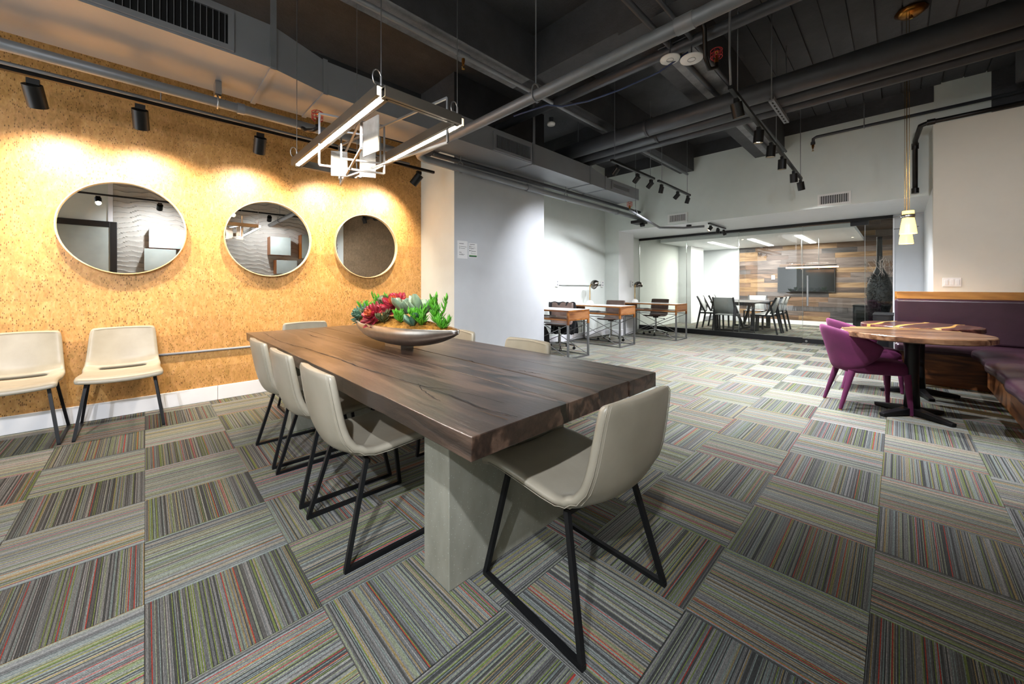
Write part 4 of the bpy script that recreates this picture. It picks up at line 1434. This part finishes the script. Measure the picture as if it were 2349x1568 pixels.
tub['label'] = 'magenta velvet tub chair in front, pulled up to the nearer bistro table'
copy_tree(tub, (5.84, 0.27, 0), RAD(-70), 'magenta velvet tub chair behind, pulled up to the farther bistro table')

# pendants over the banquette
def pendant(label, x, y, zb, s):
    e = thing('pendant_lamp', label, 'lamp', (x, y, zb), 0, 'amber glass pendants')
    h = 0.13 * s
    MB().lathe([(0.053 * s, 0), (0.046 * s, h * 0.5), (0.036 * s, h), (0.034 * s, h), (0.044 * s, h * 0.5), (0.049 * s, 0.002)], n=18).build('shade', 'amber_glass', e)
    MB().lathe([(0.001, h), (0.038 * s, h), (0.042 * s, h + 0.015), (0.042 * s, h + 0.035), (0.001, h + 0.036)], n=16).build('holder', 'steel', e)
    MB().bar((-0.02, -0.085 * s, h + 0.038), (0.02, 0.085 * s, h + 0.03), 0.012, 0.006).build('cross_pin', 'dark_pipe', e)
    MB().lathe([(0.001, h + 0.04), (0.036 * s, h + 0.04), (0.036 * s, h + 0.07), (0.001, h + 0.072)], n=16).build('top_glass', 'amber_glass', e)
    for d in (-0.008, 0.012):
        MB().cyl((0, d, h + 0.07), (0, d, ZC - zb - 0.0), 0.0022, n=5).build('cord', 'brass_bright', e)
    light('bulb', 'POINT', e, (0, 0, h * 0.25), 5, '#ffca80', size=0.02)
pendant('amber glass pendant lamp hanging in front, the upper of the two', 5.35, -0.069, 1.656, 1.18)
pendant('amber glass pendant lamp hanging behind, the lower of the two', 6.2, -0.064, 1.624, 1.15)

# black cabinets, vase
def flight_case(label, x0, x1, y0, y1, h):
    e = thing('black_cabinet', label, 'cabinet', ((x0 + x1) / 2, (y0 + y1) / 2, 0), 0, 'black cabinets by the glass')
    a, b = (x1 - x0) / 2, (y1 - y0) / 2
    MB().box(-a, a, -b, b, 0.0, h - 0.02).build('body', 'black_plastic', e)
    MB().box(-a - 0.005, a + 0.005, -b - 0.005, b + 0.005, h - 0.0195, h).build('lid', 'frame_black', e, bevel=0.003)
    MB().box(-a - 0.007, -a - 0.001, -b + 0.05, b - 0.05, h * 0.35, h - 0.10).build('front_panel', 'tv_screen', e)
    for y in (-b + 0.012, b - 0.012):
        MB().box(-a - 0.006, -a - 0.0005, y - 0.012, y + 0.012, 0, h - 0.02).build('edge_strip', 'black_metal', e)
flight_case('low black cabinet standing behind the banquette end', 7.45, 8.05, 0.045, 0.25, 0.745)
flight_case('black cabinet behind the glass beside the vase', 9.95, 10.45, 0.12, 0.62, 0.77)
vs_ = thing('floor_vase', 'tall black bristly bottle vase with thin neck and pale twigs', 'vase', (9.72, 0.24, 0))
vp = [(0.001, 0.0), (0.09, 0.0), (0.10, 0.3), (0.09, 0.52), (0.12, 0.62), (0.165, 0.80), (0.18, 1.0), (0.165, 1.18), (0.12, 1.32), (0.08, 1.40), (0.05, 1.48), (0.04, 1.7), (0.038, 2.03), (0.045, 2.05), (0.001, 2.05)]
MB().lathe(vp, n=22).build('body', 'hedge_black', vs_)
br = MB()
rv = random.Random(3)
for i in range(2600):
    z = rv.uniform(0.56, 1.38)
    r = 0.1
    for (r0, z0), (r1, z1) in zip(vp, vp[1:]):
        if z0 <= z <= z1:
            r = r0 + (r1 - r0) * (z - z0) / max(1e-6, z1 - z0)
    a = rv.uniform(0, 2 * math.pi)
    c, s = math.cos(a), math.sin(a)
    l = rv.uniform(0.03, 0.075)
    t = rv.uniform(-0.5, 0.6)
    p0 = Vector((r * 0.97 * c, r * 0.97 * s, z))
    p1 = p0 + Vector((c - s * t * 0.4, s + c * t * 0.4, t)) * l
    d = Vector((-s, c, 0)) * 0.008
    br.add([p0 - d, p0 + d, p1], [(0, 1, 2)])
bo = br.build('bristles', 'hedge_black', vs_)
bo['kind'] = 'stuff'
tw = MB()
for i in range(16):
    a = rv.uniform(0, 2 * math.pi)
    r0 = 0.12
    p = Vector((r0 * math.cos(a), r0 * math.sin(a), 1.30))
    d = Vector((math.cos(a) * 0.5, math.sin(a) * 0.5, 1)).normalized()
    pts = [p]
    for q in range(6):
        d = (d + Vector((rv.uniform(-.5, .5), rv.uniform(-.5, .5), rv.uniform(-.25, .3)))).normalized()
        p = p + d * 0.06
        pts.append(p)
        if q in (2, 4):
            e2 = (d + Vector((rv.uniform(-1, 1), rv.uniform(-1, 1), 0))).normalized()
            tw.tube([p, p + e2 * 0.05, p + e2 * 0.08 + Vector((0, 0, 0.03))], 0.0022, 4)
    tw.tube(pts, 0.003, 4)
tw.build('twigs', 'twig', vs_)

# ------------------------------------------------------------------ meeting room
tv = thing('television', 'wide black television mounted on the plank wall', 'television', (XB - 0.02, 1.89, 0.96))
MB().box(-0.055, -0.0005, -0.67, 0.67, 0, 0.75).build('bezel', 'black_plastic', tv, bevel=0.006)
MB().box(-0.057, -0.0555, -0.645, 0.645, 0.03, 0.725).build('screen', 'tv_screen', tv)
th = thing('thermostat', 'small white thermostat on the plank wall left of the television', 'thermostat', (XB - 0.021, 2.68, 1.34))
MB().box(-0.025, -0.0005, -0.045, 0.045, 0, 0.13).build('case', 'white_plastic', th, bevel=0.004)
MB().box(-0.027, -0.0255, -0.025, 0.025, 0.03, 0.075).build('display', 'grey_plastic', th)
ct = thing('meeting_table', 'charcoal meeting table with frame legs behind the glass', 'table', (11.35, 2.87, 0))
MB().box(-0.95, 0.95, -0.50, 0.50, 0.715, 0.75).build('top', 'char_wood', ct, bevel=0.004)
for x in (-0.80, 0.80):
    m = MB()
    for y in (-0.42, 0.42):
        m.box(x - 0.03, x + 0.03, y - 0.03, y + 0.03, 0, 0.714)
    m.box(x - 0.03, x + 0.03, -0.39, 0.39, 0, 0.05).box(x - 0.03, x + 0.03, -0.39, 0.39, 0.66, 0.714)
    m.build('leg_frame', 'char_wood', ct)
MB().bar((-0.77, 0, 0.68), (0.0, 0, 0.06), 0.05).bar((0.77, 0, 0.68), (0.0, 0, 0.06), 0.05).build('brace', 'char_wood', ct)
MB().bar((-0.77, 0, 0.03), (0.77, 0, 0.03), 0.04).build('stretcher', 'char_wood', ct)
def make_mchair():
    e = thing('meeting_chair', '', 'chair', (0, 0, 0), 0, 'grey canvas meeting chairs')
    MB().box(-0.20, 0.22, -0.21, 0.21, 0.43, 0.455).build('seat', 'canvas_grey', e, bevel=0.006)
    def bk(u, v):
        return (-0.20 - 0.10 * v, (u - 0.5) * 0.42, 0.48 + 0.38 * v)
    MB().sheet(3, 3, bk).build('backrest', 'canvas_grey', e, solid=0.014)
    for s in (-1, 1):
        y = s * 0.222
        MB().bar((-0.10, y, 0.44), (-0.315, y, 0.87), 0.03, 0.036).build('back_post', 'char_wood', e)
        MB().bar((-0.205, y, 0.64), (-0.33, y, 0.0), 0.03, 0.036).build('leg', 'char_wood', e)
        MB().bar((0.19, y, 0.44), (0.20, y, 0.0), 0.03, 0.036).build('leg', 'char_wood', e)
        MB().bar((-0.24, y, 0.43), (0.22, y, 0.43), 0.028, 0.036).build('seat_rail', 'char_wood', e)
    return e
mc = make_mchair()
MC = [((10.28, 2.95, 0), 0, 'grey canvas meeting chair at the table end nearest the glass'),
      ((10.80, 2.30, 0), 90, 'grey canvas meeting chair on the door side, nearest the glass'),
      ((11.35, 2.28, 0), 90, 'grey canvas meeting chair on the door side, middle of three'),
      ((11.92, 2.30, 0), 90, 'grey canvas meeting chair on the door side, nearest the plank wall'),
      ((12.45, 2.85, 0), 180, 'grey canvas meeting chair at the table end nearest the plank wall'),
      ((10.85, 3.46, 0), -90, 'grey canvas meeting chair on the column side, nearest the glass'),
      ((11.75, 3.46, 0), -90, 'grey canvas meeting chair on the column side, nearest the plank wall')]
for i, (loc, a, lab) in enumerate(MC):
    if i == 0:
        mc.location = loc
        mc['label'] = lab
    else:
        copy_tree(mc, loc, RAD(a), lab)
for i, (y, lab) in enumerate(((3.63, 'glowing ceiling strip light on the column side of the meeting room'), (2.67, 'glowing ceiling strip light in the middle of the meeting room'), (1.675, 'glowing ceiling strip light on the door side of the meeting room'))):
    e = thing('ceiling_strip', lab, 'lamp', (12.35, y, 2.36), 0, 'meeting room strip lights')
    MB().box(-1.15, 1.15, -0.065, 0.065, -0.012, -0.001).build('diffuser', 'conf_strip', e)
    light('strip_light', 'AREA', e, (0, 0, -0.02), 28, '#fffaf4', sx=2.3, sy=0.13)
pl = thing('linear_pendant', 'glowing horizontal tube pendant in front of the television', 'lamp', (12.2, 1.55, 1.62))
MB().cyl((0, -0.53, 0), (0, 0.53, 0), 0.018, n=10).build('tube', 'amber_lamp', pl)
for y in (-0.26, 0.08, 0.40):
    MB().box(-0.035, 0.035, y - 0.07, y + 0.07, -0.04, 0.04).build('glass_block', 'glass', pl)
MB().bar((0, -0.5, 0.045), (0, 0.5, 0.045), 0.02).build('rail', 'black_metal', pl)
for y in (-0.15, 0.2):
    MB().cyl((0, y, -0.06), (0, y, 0.739), 0.006, n=6).build('rod', 'steel', pl)
sk = thing('faucet', 'small chrome tap on the sill ledge in the meeting room', 'tap', (13.35, 4.58, 0.78))
MB().tube([(0, 0, 0), (0, 0, 0.10), (0, -0.02, 0.13), (0, -0.08, 0.12)], 0.012, 8).build('spout', 'chrome', sk)
MB().box(-0.25, 0.25, -0.12, 0.12, 0.0, 0.012).build('basin_rim', 'grey_plastic', sk)
dm = thing('dome_camera', 'small black dome camera under the soffit', 'camera', (7.95, 2.98, 2.39))
MB().lathe([(0.05, -0.001), (0.05, -0.02), (0.04, -0.05), (0.001, -0.06)], n=14).build('dome', 'black_plastic', dm)
pj = thing('projector', 'dark projector box hanging below the end of the duct', 'projector', (7.55, 3.86, 2.47))
MB().box(-0.14, 0.14, -0.12, 0.12, 0.0, 0.06).build('body', 'black_plastic', pj, bevel=0.006)
MB().cyl((0.03, -0.10, -0.03), (0.03, -0.02, -0.03), 0.035, n=12).build('lens', 'black_metal', pj)

# ------------------------------------------------------------------ track lights
def track(label, p0, p1, rods=(), w=0.034):
    e = thing('light_track', label, 'track', (0, 0, 0), 0, 'black lighting tracks')
    m = MB().bar(p0, p1, w, 0.03)
    m.build('rail', 'track_black', e)
    for t, zt in rods:
        q = Vector(p0).lerp(Vector(p1), t)
        MB().cyl((q.x, q.y, q.z + 0.015), (q.x, q.y, zt), 0.004, n=6).build('hanger_rod', 'grey_pipe', e)
    return e
def spot(label, at, aim, energy, color, angle=60, r=0.042, L=0.125, lens=True, group='black track spotlights', drop=0.075):
    e = thing('track_spotlight', label, 'spotlight', at, 0, group)
    d = Vector(aim).normalized()
    MB().box(-0.03, 0.03, -0.016, 0.016, -0.055, -0.016).build('adapter', 'track_black', e)
    MB().cyl((0, 0, -0.05), (0, 0, -drop), 0.009, n=8).build('stem', 'track_black', e)
    c0 = Vector((0, 0, -drop)) - d * 0.025
    c1 = c0 + d * L
    can = MB().cyl(c0, c1, r, n=20, caps=False).cyl(c0, c0 + d * 0.004, r * 0.999, n=20).cyl(c1, c1 - d * 0.03, r * 0.9, r * 0.7, n=20, caps=False).build('can', 'track_black', e)
    MB().cyl(c1 - d * 0.02, c1 - d * 0.016, r * 0.8, n=20).build('lens', 'spot_lens' if lens else 'void_black', can)
    if energy:
        light('spot_light', 'SPOT', e, c1 + d * 0.004, energy, color, d, 0.03, angle, 1.0)
    return e
track('long black track running in front of the cork wall', (XL + 0.1, 4.2, 2.615), (2.68, 4.2, 2.615), [(0.85, 2.79), (0.5, 2.79)])
WARM = '#ffe9cf'
names = ['second track spotlight from the left on the cork wall track', 'leftmost', '']
CT = [(-1.55, (0.1, 0.62, -0.75)), (-0.56, (0.12, 0.56, -0.85)), (-0.03, (0.06, 0.56, -0.85)), (0.776, (0.02, 0.56, -0.85)), (1.50, (0.12, 0.56, -0.85)), (2.46, (-0.35, 0.50, -0.70))]
CL = ['cork wall spotlight just outside the left edge of view', 'cork wall spotlight at the upper left above the left mirror rim', 'cork wall spotlight between the left mirror and the duct clamp', 'cork wall spotlight above the gap left of the middle mirror', 'cork wall spotlight seen through the chandelier', 'cork wall spotlight at the pillar end of the track']
for (x, aim), lab in zip(CT, CL):
    spot(lab, (x, 4.2, 2.60), aim, 52, WARM, 118, 0.05, 0.15, group='spotlights on the cork wall track', drop=0.08)
tr = track('black track with six lit spotlights running to the soffit wall', (3.413, 0.955, 2.765), (7.10, 1.022, 2.765), [(0.06, ZC), (0.5, ZC), (0.98, ZC)])
MB().tube([(3.43, 0.955, 2.78), (3.38, 0.95, 3.0), (3.42, 0.96, 3.3), (3.40, 0.95, ZC)], 0.009, 6).build('flex_conduit', 'grey_pipe', tr)
e = thing('junction_box', 'dark round junction box on the ceiling above the lit track', 'junction box', (3.52, 0.93, ZC))
MB().lathe([(0.001, -0.05), (0.08, -0.05), (0.085, 0.0)], n=20).build('cover', 'dark_pipe', e)
NEUT = '#f3f6ff'
for i, (x, aim) in enumerate([(3.60, (0.35, -0.10, -1)), (4.405, (0.05, 0.1, -1)), (4.984, (0.05, 0.1, -1)), (5.615, (0.08, 0.05, -1)), (6.436, (0.2, 0, -1)), (7.036, (0.35, -0.1, -1))]):
    lab = ['first', 'second', 'third', 'fourth', 'fifth', 'sixth'][i] + ' lit spotlight from the near end of the six spot track'
    spot(lab, (x, 0.955 + (x - 3.413) * 0.0182, 2.75), aim, 150, NEUT, 115, 0.045, 0.12, group='lit spotlights on the long ceiling track')
track('short black track nearer the duct with three spotlights', (4.30, 2.58, 2.765), (5.52, 2.58, 2.765), [(0.07, ZC), (0.9, ZC)])
track('short black track nearer the soffit with three spotlights', (5.66, 2.58, 2.765), (6.98, 2.60, 2.765), [(0.1, ZC), (0.9, ZC)])
for i, (x, aim) in enumerate([(4.44, (0.12, 0.8, -0.75)), (5.0, (0.15, 0.8, -0.7)), (5.42, (0.1, 0.8, -0.7)), (5.80, (0.1, 0.3, -1)), (6.42, (0.1, 0.85, -0.75)), (6.86, (0.1, 0.4, -1))]):
    lab = 'spotlight over the desks, ' + ['nearest the duct on the first short track', 'middle of the first short track', 'far end of the first short track', 'near end of the second short track', 'middle of the second short track', 'far end of the second short track'][i]
    spot(lab, (x, 2.58 + 0.01 * (x > 5.6), 2.75), aim, 66, '#f4f6ff', 80, 0.035, 0.10, lens=True, group='spotlights over the desks')
track('small black track under the white soffit before the glass', (7.85, 2.57, 2.36), (8.85, 2.57, 2.36), [(0.1, 2.39), (0.9, 2.39)])
for i, (x, aim) in enumerate([(7.95, (-0.5, 0.45, -0.8)), (8.38, (0, 0.1, -1)), (8.75, (0.35, -0.3, -0.9))]):
    lab = 'small spotlight under the soffit, ' + ['left', 'middle', 'right'][i] + ' of the three before the glass'
    spot(lab, (x, 2.57, 2.345), aim, 22, '#fdfaf5', 110, 0.035, 0.09, group='spotlights under the soffit', drop=0.065)
# added unseen track and spotlights over the viewer's side, to brighten the room
track('black track over the near side of the room, out of view', (-1.8, -0.35, 2.765), (3.05, -0.35, 2.765), [(0.1, ZC), (0.5, ZC), (0.9, ZC)])
NS = [(-1.5, (0.25, 0.8, -0.9), 135, 110), (-0.6, (0.1, 0.75, -0.9), 120, 110), (0.2, (-0.05, -0.85, -0.6), 50, 110), (1.3, (0.47, 0.9, -0.47), 170, 46), (2.0, (0.1, -0.85, -0.6), 34, 110), (2.9, (1.0, -0.1, -0.75), 80, 110)]
for i, (x, aim, en, an) in enumerate(NS):
    spot('spotlight on the track over the near side of the room, number %s from the door' % ['one', 'two', 'three', 'four', 'five', 'six'][i], (x, -0.35, 2.75), aim, en, NEUT, an, 0.045, 0.12, group='spotlights over the near side of the room')

# ------------------------------------------------------------------ chandelier
CZ = 1.995
cd = thing('chandelier', 'rectangular metal chandelier with glowing strips and crossed wire frames over the table', 'lamp', (0.975, 2.30, CZ))
def L(x, y, z):
    return (x - 0.975, y - 2.30, z - CZ)
x0, x1, y0, y1 = 0.765, 1.187, 1.615, 2.98
for nm, a, b_ in (('long_rail', (x0, y0), (x0, y1)), ('long_rail', (x1, y0), (x1, y1)), ('end_rail', (x0, y0), (x1, y0)), ('end_rail', (x0, y1), (x1, y1))):
    dx, dy = (0.0, 1.0) if a[0] == b_[0] else (1.0, 0.0)
    m = MB()
    w = 0.03 if nm == 'long_rail' else 0.018
    m.bar(L(a[0], a[1], CZ + 0.045), L(b_[0], b_[1], CZ + 0.045), 2 * w, 0.006)
    for s in (-1, 1):
        m.bar(L(a[0] + s * w * dy, a[1] + s * w * dx, CZ + 0.022), L(b_[0] + s * w * dy, b_[1] + s * w * dx, CZ + 0.022), 0.004, 0.048)
        m.bar(L(a[0] + s * (w - 0.008) * dy, a[1] + s * (w - 0.008) * dx, CZ), L(b_[0] + s * (w - 0.008) * dy, b_[1] + s * (w - 0.008) * dx, CZ), 0.014, 0.003)
    m.build(nm, 'chandelier_metal', cd)
for x, segs in ((x0, ((y0 + 0.08, y0 + 0.75), (y0 + 0.86, y1 - 0.05))), (x1, ((y0 + 0.08, y0 + 0.78), (y0 + 0.92, y1 - 0.06)))):
    for a, b_ in segs:
        MB().bar(L(x, a, CZ + 0.010), L(x, b_, CZ + 0.010), 0.027, 0.022).build('light_strip', 'led_strip', cd)
def wframe(p, d, ln, za, zb, w=0.011):
    q = (p[0] + d[0] * ln, p[1] + d[1] * ln)
    m = MB()
    c = [L(p[0], p[1], za), L(q[0], q[1], za), L(q[0], q[1], zb), L(p[0], p[1], zb)]
    for i in range(4):
        m.bar(c[i], c[(i + 1) % 4], w, w, up=(d[1], -d[0], 0.01))
    m.build('wire_frame', 'steel', cd)
wframe((1.17, 1.70), (-0.139, 0.990), 1.15, 1.923, 2.164)
wframe((0.74, 2.40), (0.961, -0.276), 0.37, 1.865, 2.17)
wframe((1.005, 2.80), (-0.225, -0.974), 0.85, 1.872, 2.03)
wframe((0.83, 2.30), (0.93, -0.36), 0.22, 1.90, 2.06, 0.009)
for (px, py), d, w, za, zb in (((0.93, 2.02), (-0.1, 1.0), 0.16, 1.90, 2.10), ((0.86, 2.56), (0.85, -0.5), 0.10, 1.86, 2.02), ((1.00, 2.45), (0.9, -0.4), 0.10, 1.86, 2.08)):
    m = MB()
    m.bar(L(px, py, (za + zb) / 2), L(px + d[0] * w, py + d[1] * w, (za + zb) / 2), 0.008, zb - za)
    m.build('glass_panel', 'alabaster', cd)
for x, y in ((x0, y0 + 0.02), (x1, y0 + 0.02), (x0, y1 - 0.02), (x1, y1 - 0.02)):
    MB().cyl(L(x, y, CZ + 0.048), L(x, y, ZC), 0.0022, n=5).build('cable', 'steel', cd)
    MB().cyl(L(x, y, CZ + 0.048), L(x, y, CZ + 0.10), 0.006, n=8).build('cable_grip', 'steel', cd)
    MB().tube([L(x - 0.02 + 0.02 * math.cos(t), y, CZ + 0.09 + 0.035 * math.sin(t)) for t in [2 * math.pi * q / 14 for q in range(14)]], 0.003, 5, True).build('cable_loop', 'steel', cd)

# ------------------------------------------------------------------ bowl with succulents
bw = thing('metal_bowl', 'long boat shaped brushed metal bowl of succulents on the dining table', 'bowl', (1.215, 2.33, 0.7405))
HL, HW, HZ = 0.665, 0.165, 0.155
def hull(u, v):
    t = (u * 2 - 1)
    a = v * math.pi
    w = HW * (1 - abs(t) ** 2.4) + 0.004
    keel = 0.024 + (HZ - 0.024 - 0.008) * abs(t) ** 2.3
    rim = HZ + 0.012 * t * t
    return (-w * math.cos(a), t * HL, rim - (rim - keel) * math.sin(a) ** 0.65)
MB().sheet(41, 15, hull).build('hull', 'brushed_bowl', bw, solid=0.007, soff=0.0)
MB().box(-0.045, 0.045, -0.11, 0.11, 0.0, 0.03).build('foot', 'brushed_bowl', bw)
BX, BY, BZ = 1.215, 2.33, 0.7405
rp = random.Random(21)
def moss(u, v):
    t = (u * 2 - 1) * 0.93
    s = (v * 2 - 1)
    w = HW * (1 - abs(t) ** 2.4) * 0.95
    z = HZ + 0.01 * t * t - 0.012 + 0.05 * (1 - s * s) * (1 - t * t) + rp.uniform(-0.006, 0.008)
    return (s * w, t * HL, z)
mo = MB()
mo.sheet(60, 20, moss)
rq = random.Random(5)
for i in range(2600):
    t = rq.uniform(-0.9, 0.9)
    s = rq.uniform(-0.97, 0.97)
    w = HW * (1 - abs(t) ** 2.4) * 0.95
    z = HZ + 0.01 * t * t - 0.012 + 0.05 * (1 - s * s) * (1 - t * t)
    p = Vector((s * w, t * HL, z))
    d = Vector((rq.uniform(-1, 1), rq.uniform(-1, 1), rq.uniform(0.2, 1))).normalized() * rq.uniform(0.006, 0.018)
    q = Vector((rq.uniform(-1, 1), rq.uniform(-1, 1), 0)).normalized() * 0.0016
    mo.add([p - q, p + q, p + d], [(0, 1, 2)])
o = mo.build('moss', 'moss', None, (BX, BY, BZ))
tag(o, 'golden brown moss filling the metal bowl', 'moss', None, 'stuff')

def leaf(m, base, d, up, ln, w, th=0.1, curl=0.3, n=5, point=0.6, mi=0, ex=1.0):
    """fleshy leaf along d from base"""
    d = Vector(d).normalized()
    up = (Vector(up) - d * Vector(up).dot(d)).normalized()
    s = d.cross(up)
    vs, fs = [], []
    for i in range(n + 1):
        t = i / n
        ww = w * (math.sin(math.pi * min(0.97, (0.12 + 0.88 * t)) ** point)) ** ex * 0.5 + 0.0006
        c = Vector(base) + d * (ln * t) + up * (ln * curl * t * t)
        vs += [c - s * ww, c + up * (-th * ww * 2), c + s * ww, c + up * (th * ww * 0.6)]
    for i in range(n):
        for q in range(4):
            q2 = (q + 1) % 4
            fs.append((4 * i + q, 4 * i + q2, 4 * (i + 1) + q2, 4 * (i + 1) + q))
    fs.append((3, 2, 1, 0))
    m.add(vs, fs, mi, True)

def rosette(label, loc, tilt, R, mat, rings=4, core=None):
    e = thing('succulent', label, 'succulent', loc, 0, 'succulents in the bowl')
    ax = Vector(tilt).normalized()
    u = ax.cross(Vector((0, 1, 0.2))).normalized()
    v = ax.cross(u)
    for r in range(rings):
        k = 9 - r
        f = 1 - r / rings
        for q in range(k):
            a = 2 * math.pi * (q + 0.5 * (r % 2)) / k
            d = (u * math.cos(a) + v * math.sin(a)) * (0.35 + 0.75 * f) + ax * (0.95 - 0.75 * f)
            m = MB()
            leaf(m, ax * (0.01 * r), d, ax, R * (0.45 + 0.6 * f), R * 0.52 * (0.6 + 0.4 * f), 0.10, 0.22, 6, 1.5, 0, 0.7)
            m.build('leaf', core if (core and r >= rings - 1) else mat, e)
def sprig(label, loc, stems, H, mat, spread=0.5, lw=0.008, ll=0.04, seed=1, lean=(0, 0)):
    e = thing('succulent', label, 'succulent', loc, 0, 'succulents in the bowl')
    rr_ = random.Random(seed)
    m = MB()
    for s in range(stems):
        a = rr_.uniform(0, 2 * math.pi)
        d = Vector((math.cos(a) * spread + lean[0], math.sin(a) * spread + lean[1], 1)).normalized()
        h = H * rr_.uniform(0.6, 1.0)
        for i in range(15):
            t = (i + 2) / 16
            p = d * (h * t)
            b = rr_.uniform(0, 2 * math.pi)
            dd_ = Vector((math.cos(b), math.sin(b), 0.4 + 0.9 * t)) + d * 0.5 * t
            leaf(m, p, dd_, (0, 0, 1), ll * (1.1 - 0.4 * t), lw, 0.3, 0.12, 3, 0.8)
        m.tube([(0, 0, 0), d * (h * 0.5), d * h], 0.003, 5)
    m.build('foliage', mat, e)
def paddles(label, loc, n, R, mat, seed, lean=(0, 0), w=0.62):
    e = thing('succulent', label, 'succulent', loc, 0, 'succulents in the bowl')
    rr_ = random.Random(seed)
    for i in range(n):
        a = 2 * math.pi * i / n + rr_.uniform(-0.3, 0.3)
        d = Vector((math.cos(a) * 0.8 + lean[0], math.sin(a) * 0.8 + lean[1], rr_.uniform(0.5, 1.2)))
        m = MB()
        leaf(m, (0, 0, 0), d, (0, 0, 1), R * rr_.uniform(0.8, 1.1), R * w, 0.05, 0.12, 8, 1.7, 0, 0.6)
        m.build('leaf', mat, e)
def P3(t, s, dz=0.0):
    """place on the moss: t along the bowl (-1 right tip .. 1 left tip), s across (-1 viewer side)"""
    w = HW * (1 - abs(t) ** 2.4) * 0.9
    return (BX + s * w, BY + t * HL, BZ + HZ - 0.006 + 0.045 * (1 - s * s) * (1 - t * t) + dz)
rosette('large crimson rosette succulent facing up in the middle of the bowl', P3(0.06, 0.0, 0.06), (-0.5, -0.4, 0.75), 0.115, 'leaf_red', 4, 'leaf_core')
rosette('crimson rosette succulent drooping over the bowl rim', P3(0.16, -0.75, 0.03), (-0.85, -0.15, 0.45), 0.10, 'leaf_red', 4, 'leaf_core')
rosette('dark teal rosette succulent hanging over the left end of the bowl', P3(0.66, -0.6, 0.02), (-0.8, 0.2, 0.45), 0.095, 'leaf_teal', 4)
sprig('bright green sprig at the left tip of the bowl', P3(0.80, 0.0, 0.02), 9, 0.12, 'leaf_lime', 0.8, 0.013, 0.05, 2)
sprig('bright green sprig behind the dark round leaves', P3(0.55, 0.4, 0.04), 7, 0.14, 'leaf_lime', 0.5, 0.013, 0.05, 3)
sprig('olive green sprig under the middle rosette', P3(-0.02, -0.75, 0.0), 8, 0.085, 'leaf_olive', 0.9, 0.013, 0.045, 4, (-0.5, 0))
sprig('bright green sprig low in the middle right of the bowl', P3(-0.27, -0.55, 0.0), 7, 0.085, 'leaf_lime', 0.9, 0.013, 0.05, 5)
sprig('tall bright green sprig at the right of the bowl', P3(-0.70, 0.05, 0.0), 9, 0.185, 'leaf_lime', 0.4, 0.014, 0.055, 6)
sprig('bright green sprig leaning toward the viewer at the right', P3(-0.58, -0.5, 0.0), 8, 0.13, 'leaf_lime', 0.6, 0.014, 0.055, 7, (-0.4, 0.1))
sprig('small bright green sprig at the right tip of the bowl', P3(-0.83, -0.3, 0.0), 7, 0.075, 'leaf_lime', 0.8, 0.013, 0.045, 8, (-0.3, -0.2))
sprig('pale yellow green bud sprig beside the drooping rosette', P3(0.28, -0.5, 0.02), 6, 0.075, 'leaf_sage', 0.7, 0.013, 0.03, 9)
paddles('dark olive succulent with round upright leaves left of the red rosettes', P3(0.28, 0.1, 0.03), 7, 0.135, 'leaf_olive', 12, (0, 0), 0.85)
paddles('dark olive round leaves low at the left of the bowl', P3(0.42, -0.55, 0.0), 5, 0.10, 'leaf_olive', 13, (-0.3, 0), 0.85)
paddles('pale sage succulent with broad cupped leaves right of the red rosette', P3(-0.14, 0.0, 0.03), 7, 0.14, 'leaf_sage', 14, (0, 0), 0.65)
paddles('grey green succulent with long broad leaves near the tall sprig', P3(-0.42, 0.0, 0.03), 8, 0.15, 'leaf_sage', 15, (0, 0.1), 0.5)
paddles('dark teal leaves spilling low at the right of the bowl', P3(-0.50, -0.7, 0.0), 5, 0.095, 'leaf_teal', 16, (-0.5, 0.2), 0.6)
